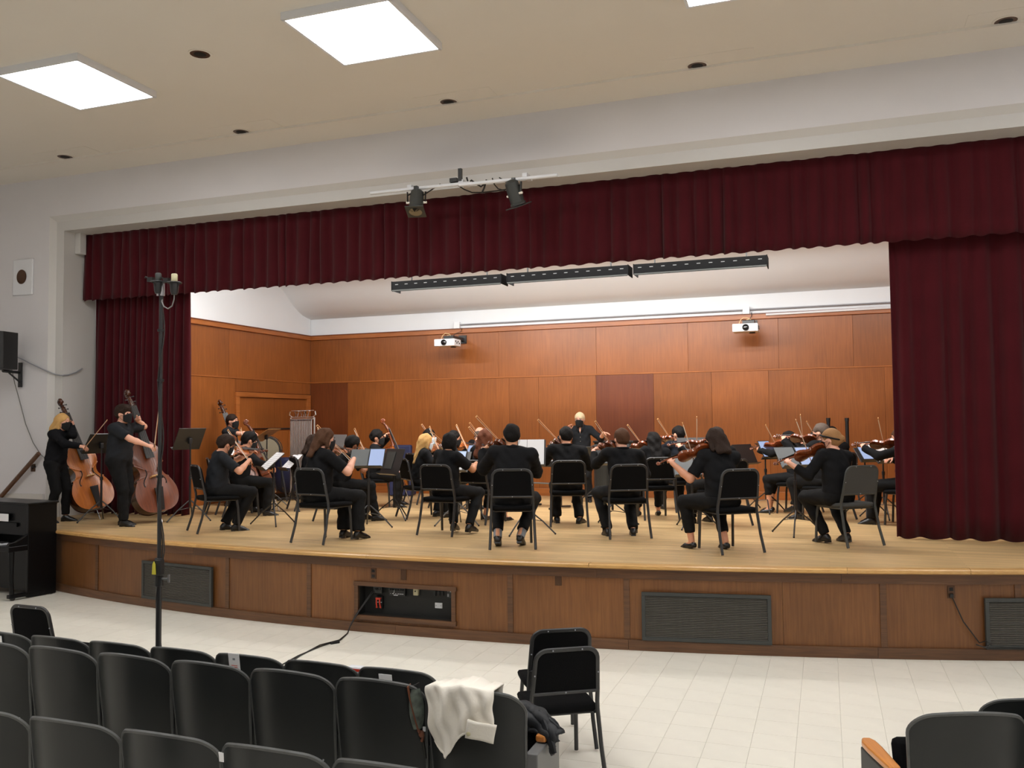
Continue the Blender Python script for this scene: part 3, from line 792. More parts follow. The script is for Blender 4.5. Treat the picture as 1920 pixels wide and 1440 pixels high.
for x in (-9.6, -7.6, -5.6, -3.6, -1.6, .4):
    strip_light(x, x+1.88, 11.75, 4.95, FRONT_W, 'strip light hidden above the valance over the front of the stage', 'strip lights hidden behind the valance')

# white pipe with spotlights on the face of the proscenium
pl = aty(695, 362, YW-.22); pr = aty(1048, 326, YW-.22)
t = thing('lighting_pipe', 'white lighting pipe with clamps above the middle of the valance', 'pipe', pl)
d = pr-pl
mb = MB(); mb.cyl((0, 0, 0), d*.55, .022, 10); mb.build('pipe', M_WHITEP, t)
mb = MB(); mb.cyl(d*.5+V3((0, -.06, -.03)), d*1.0+V3((0, -.06, -.03)), .022, 10); mb.build('pipe', M_WHITEP, t)
for q in (.22, .5, .83): MB().box(d*q+V3((0, .1, .03)), (.06, .22, .05)).build('wall_bracket', M_WHITEP, t, smooth=False)
mb = MB(); q = aty(863, 328, YW-.22)-pl; mb.box(q, (.045, .045, .16)); mb.box(q+V3((-.09, 0, -.06)), (.1, .05, .05)); mb.build('pipe_clamp', M_BLACKM, t, smooth=False)
def spot(px, py, yaw, tilt, label, box):
    p = aty(px, py, YW-.26); k = (p.x-pl.x)/(pr.x-pl.x); dz = pl.z+(pr.z-pl.z)*k-p.z-(.03 if k > .5 else 0); dy = pl.y-(.06 if k > .5 else 0)-p.y
    t = thing('spotlight', label, 'spotlight', p, 'spotlights on the proscenium')
    R = Matrix.Rotation(yaw, 4, 'Z') @ Matrix.Rotation(tilt, 4, 'X')
    mb = MB(); mb.lathe([(.001, .17), (.05, .165), (.085, .13), (.09, .05), (.09, -.12), (.10, -.13), (.10, -.15), (.092, -.15)], 18, R); mb.build('housing', M_DGREY, t)
    fr = MB().box((0, 0, -.165), (.24, .24, .012)).xf(R).build('gel_frame', M_DGREY, t, smooth=False)
    MB().lathe([(.085, -.172), (.001, -.176)], 18, R).build('lens', M_GLASS, t)
    mb = MB(); mb.tube([(-.115, 0, -.02), (-.12, 0, .12), (-.11, 0, dz-.10), (-.06, 0, dz-.07), (.06, 0, dz-.07), (.11, 0, dz-.10), (.12, 0, .12), (.115, 0, -.02)], .009, 6, flat=2.0); mb.xf(Matrix.Rotation(yaw, 4, 'Z')); mb.build('yoke', M_BLACKM, t)
    MB().box((0, dy*.5, dz-.03), (.05, abs(dy)+.07, .09)).build('clamp', M_BLACKM, t, smooth=False, bevel=.004)
    for s in (-1, 1): MB().cyl((s*.09, 0, -.02), (s*.135, 0, -.02), .016, 8).xf(Matrix.Rotation(yaw, 4, 'Z')).build('knob', M_CREAMC, t)
spot(781, 377, .25, math.radians(-22), 'grey can spotlight with a looped yoke at the left of the white pipe', 0)
spot(965, 362, -.5, math.radians(24), 'boxy grey spotlight at the right of the white pipe', 1)
def hang(pts, r, lab, y=YW-.2, mt=None, nm='cable'):
    mb = MB(); mb.tube([aty(px, py, y+dy) for px, py, dy in pts], r, 6)
    return tag(mb.build(nm, mt or M_CABLE), lab, 'cable')
hang([(790, 368, -.05), (800, 362, 0), (815, 352, 0), (826, 345, 0)], .009, 'short black cable rising from the left spotlight to the white pipe')
hang([(847, 338, 0), (858, 347, 0), (870, 355, 0), (885, 361, 0), (905, 361, .1), (930, 358, .1), (950, 355, .02)], .009, 'black cable sagging between the two spotlights')
hang([(875, 333, 0), (878, 343, -.02), (884, 338, -.02), (892, 344, -.02), (902, 350, 0), (908, 345, 0), (912, 337, 0), (908, 352, 0), (904, 361, 0)], .012, 'tangled black cable with a plug in the middle of the white pipe')
hang([(923, 334, 0), (927, 346, 0), (934, 354, 0), (946, 357, 0), (955, 348, 0), (945, 338, 0), (936, 333, 0)], .008, 'looped black cable beside the boxy spotlight')

# projectors on the back wall and the conduit above
def projector(px, py, label, right):
    p = aty(px, py, YB-.75)
    t = thing('projector', label, 'projector', p, 'projectors on the back wall')
    MB().box((0, .15, 0), (.42, .32, .135)).build('case', M_WHITEP, t, bevel=.012)
    mb = MB(); mb.lathe([(.052, .0), (.055, .035), (.044, .04), (.042, .02)], 20, Matrix.Translation((.0+right, -.0, 0)) @ Matrix.Rotation(PI/2, 4, 'X')); lo = mb.build('lens_ring', M_BLACK, t)
    mb = MB(); mb.lathe([(.042, .022), (.03, .03), (.001, .034)], 20, Matrix.Translation((right, 0, 0)) @ Matrix.Rotation(PI/2, 4, 'X')); mb.build('lens', M_GLASS, lo)
    mb = MB()
    for k in range(4): mb.box((.211, .06+k*.055, .02-.03*(k % 2)), (.006, .035, .03))
    o = mb.build('port', M_DARKHOLE, t, smooth=False); o['kind'] = 'stuff'
    MB().box((.05, .17, .10), (.20, .20, .06)).build('mount_plate', M_BLACKM, t, smooth=False, bevel=.006)
    MB().box((.07, .45, .115), (.06, .62, .06)).build('wall_arm', M_BLACKM, t, smooth=False)
    MB().box((.07, .735, .115), (.16, .03, .16)).build('wall_plate', M_BLACKM, t, smooth=False)
    mb = MB(); mb.tube([(-.11, .10, .07), (-.08, .10, .14), (-.03, .12, .185), (.05, .13, .17), (.07, .14, .11), (.03, .12, .09), (.02, .1, .14), (.08, .1, .15), (.10, .11, .11), (.06, .12, .10)], .006, 6); mb.build('coiled_cable', M_CREAM, t)
    mb = MB(); mb.tube([(.07, .2, .12), (.06, .4, .2), (.06, .68, .27), (.06, .70, .33)], .006, 6); mb.build('power_lead', M_CABLE, t)
    MB().lathe([(.05, -.068), (.05, -.085), (.001, -.087)], 12, Matrix.Translation((.1, .2, 0))).build('foot', M_BLACK, t)
projector(833, 642, 'white projector on the back wall nearer the left side', .0)
projector(1397, 614, 'white projector on the back wall nearer the right curtain', .01)
p = aty(857, 609, YB-.03); q = aty(1668, 567, YB-.03)
mb = MB(); mb.cyl(p, V3((XBR-.05, q.y, q.z)), .013, 8); tag(mb.build('conduit_pipe', M_GREYP), 'thin grey conduit along the white strip above the panelling', 'pipe')
for px, py, lab in ((857, 610, 'white junction box on the conduit above the left projector'), (1399, 582, 'white junction box on the conduit above the right projector')):
    p = aty(px, py, YB-.04); b = MB().box(p, (.12, .06, .13)).build('junction_box', M_WHITEP, bevel=.006); tag(b, lab, 'box')
p = aty(1436, 590, YB-.06); mb = MB(); mb.cyl(p, V3((XBR-.05, p.y, p.z+.02)), .02, 8); tag(mb.build('white_roller', M_WHITEP), 'white tube lying along the top of the panelling at the right', 'pipe')

# things on the wall left of the stage
p0 = aty(25, 488, YW-.02); p1 = aty(61, 552, YW-.02); c_ = (p0+p1)*.5
t = thing('wall_speaker_plate', 'white square wall plate with a round brown grille at far left', 'wall plate', c_)
w, h = p1.x-p0.x, p0.z-p1.z
MB().box((0, .005, 0), (w, .03, h)).build('plate', M_WHITEP, t, bevel=.012)
g = aty(40, 519, YW-.04)-c_
MB().lathe([(.001, -.002), (.085, -.002), (.098, .004), (.1, .012), (.001, .012)], 24, Matrix.Translation((g.x, .0, g.z)) @ Matrix.Diagonal((1.0, 1, 1.15, 1)) @ Matrix.Rotation(PI/2, 4, 'X') @ Matrix.Translation((0, 0, .008))).build('round_grille', M_BRONZE, t)
a = aty(20, 622, YW-.42); b = aty(20, 692, YW-.42)
t = thing('loudspeaker', 'black loudspeaker on a wall bracket at the left edge', 'loudspeaker', (a.x, YW-.42, (a.z+b.z)/2))
h = a.z-b.z
MB().prism([(-.36, -.16), (-.03, -.16), (0, -.12), (-.04, .17), (-.32, .17)], -h/2, h/2).build('cabinet', M_BLACK, t, bevel=.008, smooth=False)
MB().box((-.195, -.165, 0), (.30, .012, h-.05)).build('front_grille', M_BLACKM, t, smooth=False, bevel=.004)
t = thing('speaker_bracket', 'black steel bracket holding the loudspeaker to the wall', 'bracket', (0, 0, 0))
q0 = aty(38, 680, YW-.03); q1 = aty(38, 726, YW-.03); q2 = V3((a.x-.15, YW-.42, b.z-.025))
MB().box((q0+q1)*.5, (.06, .03, q0.z-q1.z)).build('wall_plate', M_BLACKM, t, smooth=False)
MB().tube([V3((q0.x, YW-.04, q2.z)), V3((q2.x, q2.y, q2.z))], .022, 4).build('arm', M_BLACKM, t, smooth=False)
MB().tube([V3((q1.x, YW-.04, q1.z+.08)), V3((q2.x*.6+q1.x*.4, q2.y+.14, q2.z-.02))], .016, 4).build('brace', M_BLACKM, t, smooth=False)
hang([(20, 664, -.2), (30, 668, 0), (58, 682, 0), (84, 694, 0)], .010, 'grey cable from the loudspeaker to the stage opening', YW-.03, M_GREYP)
mb = MB(); mb.tube([aty(84, 694, YW-.03), aty(92, 697, YW-.01), aty(104, 702, YW+.05), atx(114, 704, XL+.02), atx(128, 703, XL+.02), atx(143, 698, XL+.02), atx(154, 691, XL+.03)], .011, 6); tag(mb.build('cable', M_GREYP), 'grey cable sagging across the jamb to the curtain', 'cable')
hang([(22, 692, -.2), (28, 720, -.05), (35, 745, 0), (48, 795, 0), (62, 830, 0), (76, 852, 0), (90, 864, 0)], .007, 'thin cable drooping down the wall from the loudspeaker', YW-.03, M_GCABLE)
t = thing('handrail', 'dark wooden handrail sloping up the wall behind the piano', 'handrail', (0, 0, 0))
a = aty(-60, 1002, YW-.10); b = aty(73, 850, YW-.10)
MB().tube([a, b], .034, 8).build('rail', M_RAILW, t)
for k in (.45, .88): q = a.lerp(b, k); MB().tube([q, q+V3((0, .05, -.06)), q+V3((0, .1, -.06))], .012, 6).build('rail_bracket', M_BLACKM, t)
p = aty(62, 877, YW-.012); t = thing('outlet_plate', 'brown wall switch plate under the handrail', 'outlet', p)
MB().box((0, 0, 0), (.085, .012, .12)).build('plate', M_BRONZE, t, bevel=.003, smooth=False); MB().box((0, -.008, 0), (.02, .008, .04)).build('switch', M_BLACK, t, smooth=False)

# ------------------------------------------------------------------ chairs, stands, instruments (one of each kind)
def make_chair(name, label, M, grp, frame=None, pad=None):
    fm, pm = frame or M_FRAMEM, pad or M_FABRIC
    t = thing(name, label, 'chair', M, grp)
    def bk(z, x): return V3((x, -.245-(z-.57)*.20, z))
    pts = [bk(.565, -.225)]
    for k in range(6): a = PI/2*k/5; pts.append(bk(.80+.065*math.sin(a), -.200+.065*(1-math.cos(a))-.012*(1-k/5)))
    pts += [V3((-p.x, p.y, p.z)) for p in reversed(pts)]
    MB().tube(pts, .0165, 8, flat=.75).build('back_frame', fm, t)
    MB().tube([bk(.572, -.222), bk(.572, .222)], .0165, 6, flat=.8).build('back_rail', fm, t)
    poly = [(p.x*.965, p.z*1.0-.004) for p in pts]
    k = len(poly); vs = []
    for off, sc in ((-.008, .99), (.006, 1.0), (.032, .97), (.040, .88)):
        for x, z in poly:
            cz = .715; zz = cz+(z-cz)*sc; q = bk(zz, x*sc); vs.append((q.x, q.y+off, q.z))
    fs = [(i*k+j, i*k+(j+1) % k, (i+1)*k+(j+1) % k, (i+1)*k+j) for i in range(3) for j in range(k)] + [tuple(range(k-1, -1, -1)), tuple(3*k+j for j in range(k))]
    MB().add(vs, fs).build('backrest', pm, t)
    def sec(w, z, y0, y1): return [(-w, y0, z), (-w+.03, y0-.015, z), (w-.03, y0-.015, z), (w, y0, z), (w+.01, (y0+y1)/2, z), (w, y1-.03, z-.006), (w-.05, y1, z-.012), (-w+.05, y1, z-.012), (-w, y1-.03, z-.006), (-w-.01, (y0+y1)/2, z)]
    rings = [sec(.205, .418, -.19, .20), sec(.228, .428, -.205, .225), sec(.232, .450, -.21, .232), sec(.222, .468, -.20, .222), sec(.18, .474, -.16, .18)]
    vs = [p for r in rings for p in r]; k = 10
    fs = [(i*k+j, i*k+(j+1) % k, (i+1)*k+(j+1) % k, (i+1)*k+j) for i in range(4) for j in range(k)] + [tuple(range(k-1, -1, -1)), tuple(4*k+j for j in range(k))]
    MB().add(vs, fs).build('seat', pm, t, ang=60)
    mb = MB()
    mb.tube([(-.20, -.19, .412), (.20, -.19, .412)], .011, 6); mb.tube([(-.19, .16, .412), (.19, .16, .412)], .011, 6)
    for s in (-1, 1): mb.tube([(s*.215, -.21, .415), (s*.195, .19, .415)], .012, 6)
    mb.build('seat_frame', fm, t)
    for s in (-1, 1):
        MB().tube([bk(.575, s*.225), V3((s*.228, -.225, .49)), V3((s*.230, -.222, .44)), V3((s*.238, -.27, .2)), V3((s*.246, -.33, .012))], .0155, 7).build('leg', fm, t)
        MB().tube([(s*.192, .185, .425), (s*.20, .20, .3), (s*.205, .215, .012)], .0155, 7).build('leg', fm, t)
    b0 = None
    for x, z in ((-.10, .865), (.10, .865), (-.218, .70), (.218, .70), (0, .572)):
        q = bk(z, x)
        if b0 is None: b0 = MB().ball((0, 0, 0), .0055, 6).build('rivet', M_GREYP, t); o = b0
        else: o = b0.copy(); C.objects.link(o); o.parent = t
        o.location = (q.x, q.y-.017, q.z)
    return t

def make_stand(M, label, h=.98, tilt=32, grp='music stands on the stage', mt=None, dw=.50, dh=.34, solid=True, deskm=None, legr=.34):
    """origin on the floor, the desk faces local -Y (the player's side)"""
    mt = mt or M_BLACKM
    t = thing('music_stand', label, 'music stand', M, grp)
    R = Matrix.Translation((0, 0, h)) @ Matrix.Rotation(math.radians(-tilt), 4, 'X')
    dm = deskm or mt
    if solid: MB().box((0, 0, .0), (dw, .010, dh)).xf(R).build('desk', dm, t, smooth=False, bevel=.003)
    else:
        mb = MB()
        for z in (-dh/2, dh*.05, dh/2): mb.tube([(-dw/2, 0, z), (dw/2, 0, z)], .006, 5)
        for s in (-1, 1): mb.tube([(s*dw/2, 0, -dh/2), (-s*dw/2*.9, 0, dh/2)], .006, 5)
        mb.xf(R).build('desk', dm, t)
    MB().box((0, -.035, -dh/2+.004), (dw*.98, .07, .008)).xf(R).build('lip', dm, t, smooth=False)
    MB().cyl((0, .03, .30), (0, .03, h-.05), .011, 8).build('shaft', mt, t)
    MB().cyl((0, .03, .20), (0, .03, .62), .016, 8).build('lower_tube', mt, t)
    MB().cyl((0, .03, .60), (0, .03, .65), .022, 10).build('collar', mt, t)
    MB().box((0, .02, h-.03), (.05, .05, .08)).build('tilt_joint', mt, t, smooth=False, bevel=.006)
    for k in range(3):
        a = PI/2+k*2*PI/3+.4; c, s = math.cos(a), math.sin(a)
        lg = MB().tube([(c*.02, .03+s*.02, .29), (c*legr*.55, .03+s*legr*.55, .16), (c*legr, .03+s*legr, .012)], .0095, 6).build('leg', mt, t)
        MB().ball((c*legr, .03+s*legr, .012), .0125, 8).build('rubber_foot', M_BLACK, lg)
        MB().tube([(0, .03, .19), (c*legr*.5, .03+s*legr*.5, .165)], .005, 5).build('brace', mt, t)
    t['_'] = 0; del t['_']
    return t, R

# staff paper
M_MUSIC = mat('printed_music', srgb(240, 240, 242), .7)
N, L, b_ = nodes_of(M_MUSIC)
tcn = N.new('ShaderNodeTexCoord'); wv = N.new('ShaderNodeTexWave'); wv.wave_type = 'BANDS'; wv.bands_direction = 'Z'; wv.inputs['Scale'].default_value = 9
wv.inputs['Distortion'].default_value = 0
nz_ = N.new('ShaderNodeTexNoise'); nz_.inputs['Scale'].default_value = 90
rp = N.new('ShaderNodeValToRGB'); rp.color_ramp.elements[0].position = .62; rp.color_ramp.elements[0].color = srgb(242, 242, 244); rp.color_ramp.elements[1].position = .80; rp.color_ramp.elements[1].color = srgb(212, 212, 216)
mu = N.new('ShaderNodeMath'); mu.operation = 'MULTIPLY'
L.new(tcn.outputs['Object'], wv.inputs['Vector']); L.new(tcn.outputs['Object'], nz_.inputs['Vector'])
ad = N.new('ShaderNodeMath'); ad.inputs[1].default_value = .5; L.new(nz_.outputs[0], ad.inputs[0])
L.new(wv.outputs[0], mu.inputs[0]); L.new(ad.outputs[0], mu.inputs[1]); L.new(mu.outputs[0], rp.inputs[0]); L.new(rp.outputs[0], b_.inputs['Base Color'])

def on_desk(M, R, dx, dz, dw, dh, name, mt, label, cat, grp=None, th=.004, back=None, bord=.012, lift=.008, rot=0):
    W = M @ R @ Matrix.Translation((dx, -lift-th/2, dz)) @ Matrix.Rotation(rot, 4, 'Y')
    if cat in ('tablet',):
        t = thing(name, label, cat, W, grp)
        MB().box((0, 0, 0), (dw, th, dh)).build('tablet_case', M_BLACK, t, smooth=False, bevel=.002)
        MB().box((0, -th/2-.001, 0), (dw-2*bord, .002, dh-2*bord)).build('screen', mt, t, smooth=False)
        return t
    o = MB().box((0, 0, 0), (dw, th, dh)).build(name, mt, smooth=False)
    o.matrix_world = W
    return tag(o, label, cat, grp)

HALF = [(0, 0), (0, .30), (.012, .5), (.04, .70), (.09, .87), (.16, .97), (.23, 1.0), (.30, .96), (.36, .85), (.395, .77), (.41, .80), (.43, .68), (.48, .57), (.54, .53), (.60, .56), (.645, .66), (.66, .72), (.675, .69), (.70, .73), (.76, .81), (.82, .815), (.88, .75), (.94, .58), (.975, .38), (.995, .2), (1.0, .1), (1, 0)]
HALFB = [(0, 0), (0, .30), (.012, .5), (.04, .70), (.09, .87), (.16, .97), (.23, 1.0), (.30, .97), (.38, .86), (.43, .76), (.445, .78), (.46, .66), (.50, .56), (.55, .53), (.60, .57), (.635, .66), (.65, .71), (.665, .69), (.71, .735), (.77, .74), (.83, .67), (.89, .52), (.94, .35), (.98, .2), (1.0, .12), (1, 0)]
def make_strings(name, label, cat, M, grp, Lb, W, rib, arch, neck, head, top, ribm, half, kind):
    """origin at the lower end of the body, +Y to the scroll, +Z out of the top plate"""
    t = thing(name, label, cat, M, grp)
    if kind != 'violin':                   # a finer outline for the big ones
        hf = []
        for i in range(len(half)-1):
            p = [V3((half[min(max(j, 0), len(half)-1)][0], half[min(max(j, 0), len(half)-1)][1], 0)) for j in (i-1, i, i+1, i+2)]
            for tt in ((0, .34, .67) if half[i][1] and half[i+1][1] else (0,)):
                q_ = .5*((2*p[1])+(p[2]-p[0])*tt+(2*p[0]-5*p[1]+4*p[2]-p[3])*tt*tt+(3*p[1]-p[0]-3*p[2]+p[3])*tt**3); hf.append((q_.x, max(0, q_.y)))
        half = hf+[half[-1]]
    out = [(x*W/2, y*Lb) for y, x in half] + [(-x*W/2, y*Lb) for y, x in reversed(half[1:-1])]
    k = len(out); cy = Lb*.5
    def plate(z, sg):
        vs = []
        for s in (1.0, .93, .8, .55, .25):
            for x, y in out: vs.append((x*s, cy+(y-cy)*s, z+sg*arch*(1-s**2.2)*(.25+.75*(1-s**4)) if s < .94 else z+sg*(.0 if s == 1 else .02*arch)))
        vs.append((0, cy, z+sg*arch)); n = 5
        fs = [(i*k+j, i*k+(j+1) % k, (i+1)*k+(j+1) % k, (i+1)*k+j) for i in range(n-1) for j in range(k)] + [((n-1)*k+j, (n-1)*k+(j+1) % k, n*k) for j in range(k)]
        return vs, fs
    e = rib*.07
    mb = MB()
    vs, fs = plate(rib/2, 1); mb.add(vs, fs)
    mb.build('top_plate', top, t, ang=60)
    mb = MB(); vs, fs = plate(-rib/2, -1); mb.add(vs, [tuple(reversed(q)) for q in fs])
    mb.add([(x*.985, cy+(y-cy)*.985, z) for z in (-rib/2, rib/2) for x, y in out], [(j, (j+1) % k, k+(j+1) % k, k+j) for j in range(k)])
    mb.build('ribs_and_back', ribm, t, ang=60)
    q = Lb/.355                            # scale against a violin
    pk = 1.0 if kind == 'violin' else .55
    th = .010*q
    zt = rib/2+arch
    brz = zt+.030*q
    # neck, pegbox, scroll
    ny = Lb+neck; w0 = .0135*q; zn = rib/2+.006*q
    mb = MB(); mb.tube([(0, Lb-.01*q, zn-.008*q), (0, Lb+.02*q, zn-.002*q), (0, ny, zn)], [.015*q, .0115*q, .010*q], 8)
    pts = [V3((0, ny, zn)), V3((0, ny+head*.35, zn-.006*q)), V3((0, ny+head*.65, zn-.016*q))]
    mb.tube(pts, [.0115*q, .0105*q, .008*q], 8)
    c = V3((0, ny+head*.80, zn-.012*q)); sp = []
    for i in range(15):
        a = -2.4+i*.62; r = head*(.19-.011*i)
        sp.append(c+V3((0, math.cos(a)*r, math.sin(a)*r)))
    mb.tube([pts[-1]]+sp, [.008*q]+[.0085*q]*15, 7)
    mb.cyl(c-V3((.014*q, 0, 0)), c+V3((.014*q, 0, 0)), .006*q, 8)
    mb.build('neck_and_scroll', ribm, t, ang=60)
    f0 = Lb*.70
    MB().add([(s*(w0 if y > f0+.01 else w0*1.5), y, z) for y, zz in ((f0, zt+.020*q), (ny, zn+.0135*q)) for s in (-1, 1) for z in (zz, zz-.006*q)],
             [(0, 1, 3, 2), (4, 6, 7, 5), (0, 2, 6, 4), (1, 5, 7, 3), (0, 4, 5, 1), (2, 3, 7, 6)]).build('fingerboard', M_EBONY, t, smooth=False)
    by = Lb*.455
    MB().prism([(-.021*q, zt-.004*q), (-.010*q, zt+.002*q), (.010*q, zt+.002*q), (.021*q, zt-.004*q), (.020*q, brz-.004*q), (0, brz), (-.020*q, brz-.006*q)], -.003*q, .003*q, Matrix.Translation((0, by, 0)) @ Matrix.Rotation(PI/2, 4, 'X')).build('bridge', M_BRIDGE, t, smooth=False)
    MB().add([(s*x, y, z) for y, x, zz in ((.01*Lb, .008*q, rib/2+.012*q), (Lb*.30, .020*q, zt+.016*q)) for s in (-1, 1) for z in (zz, zz-.007*q)],
             [(0, 1, 3, 2), (4, 6, 7, 5), (0, 2, 6, 4), (1, 5, 7, 3), (0, 4, 5, 1), (2, 3, 7, 6)]).build('tailpiece', M_EBONY, t, smooth=False)
    for s in (-1, 1):
        pts = []
        for i in range(9):
            u = i/8-.5; pts.append(V3((s*(W*.20+.5*W*.07*math.sin(u*2*PI)*-1+u*-W*.10), by+u*Lb*.22, rib/2+arch*.62+.001*q)))
        for p in pts: p.z = rib/2+arch*(1-min(1, (abs(p.x)/(W*.5))**1.6))*.93+.0018*q
        MB().tube(pts, [.0035*q]+[.0022*q]*7+[.0035*q], 5).build('sound_hole', M_EBONY, t)
    for i in range(4):
        x = (i-1.5)*.0055*q
        MB().tube([(x*.8, Lb*.28, zt+.018*q), (x*2.1, by, brz), (x, ny, zn+.016*q), (x*.6, ny+head*.35, zn+.004*q)], .0007*q if kind != 'bass' else .0014, 4).build('string', M_STRING, t)
        s = 1 if i % 2 else -1
        MB().tube([(s*-.012*q, ny+head*(.15+.14*i), zn-.006*q), (s*.030*q*pk, ny+head*(.15+.14*i), zn-.006*q), (s*.040*q*pk, ny+head*(.15+.14*i), zn-.006*q)], [.003*q*pk, .004*q*pk, .009*q*pk], 6).build('peg', M_EBONY, t)
    if kind == 'violin':
        MB().ball((-.045*q, .012*Lb+.02, rib/2+.022), (.034, .026, .008), 8).build('chin_rest', M_EBONY, t)
    else:
        MB().cyl((0, .0, 0), (0, -(.30 if kind == 'cello' else .16), 0), .006*1.3, 6).build('endpin', M_CHROME, t)
    return t
def make_bow(M, label, length=.74, grp='bows'):
    t = thing('bow', label, 'bow', M, grp)
    n = 9; MB().tube([(0, length*i/(n-1), .016-.012*math.sin(PI*i/(n-1))) for i in range(n)], [.0052-.0016*i/(n-1) for i in range(n)], 6).build('stick', M_BOW, t)
    MB().box((0, length*.5, -.008), (.008, length*.94, .0016)).build('hair', M_BOWH, t, smooth=False)
    MB().box((0, .05, 0), (.011, .05, .026)).build('frog', M_EBONY, t, smooth=False, bevel=.002)
    MB().box((0, length-.006, .003), (.006, .014, .026)).build('tip', M_BRIDGE, t, smooth=False)
    return t
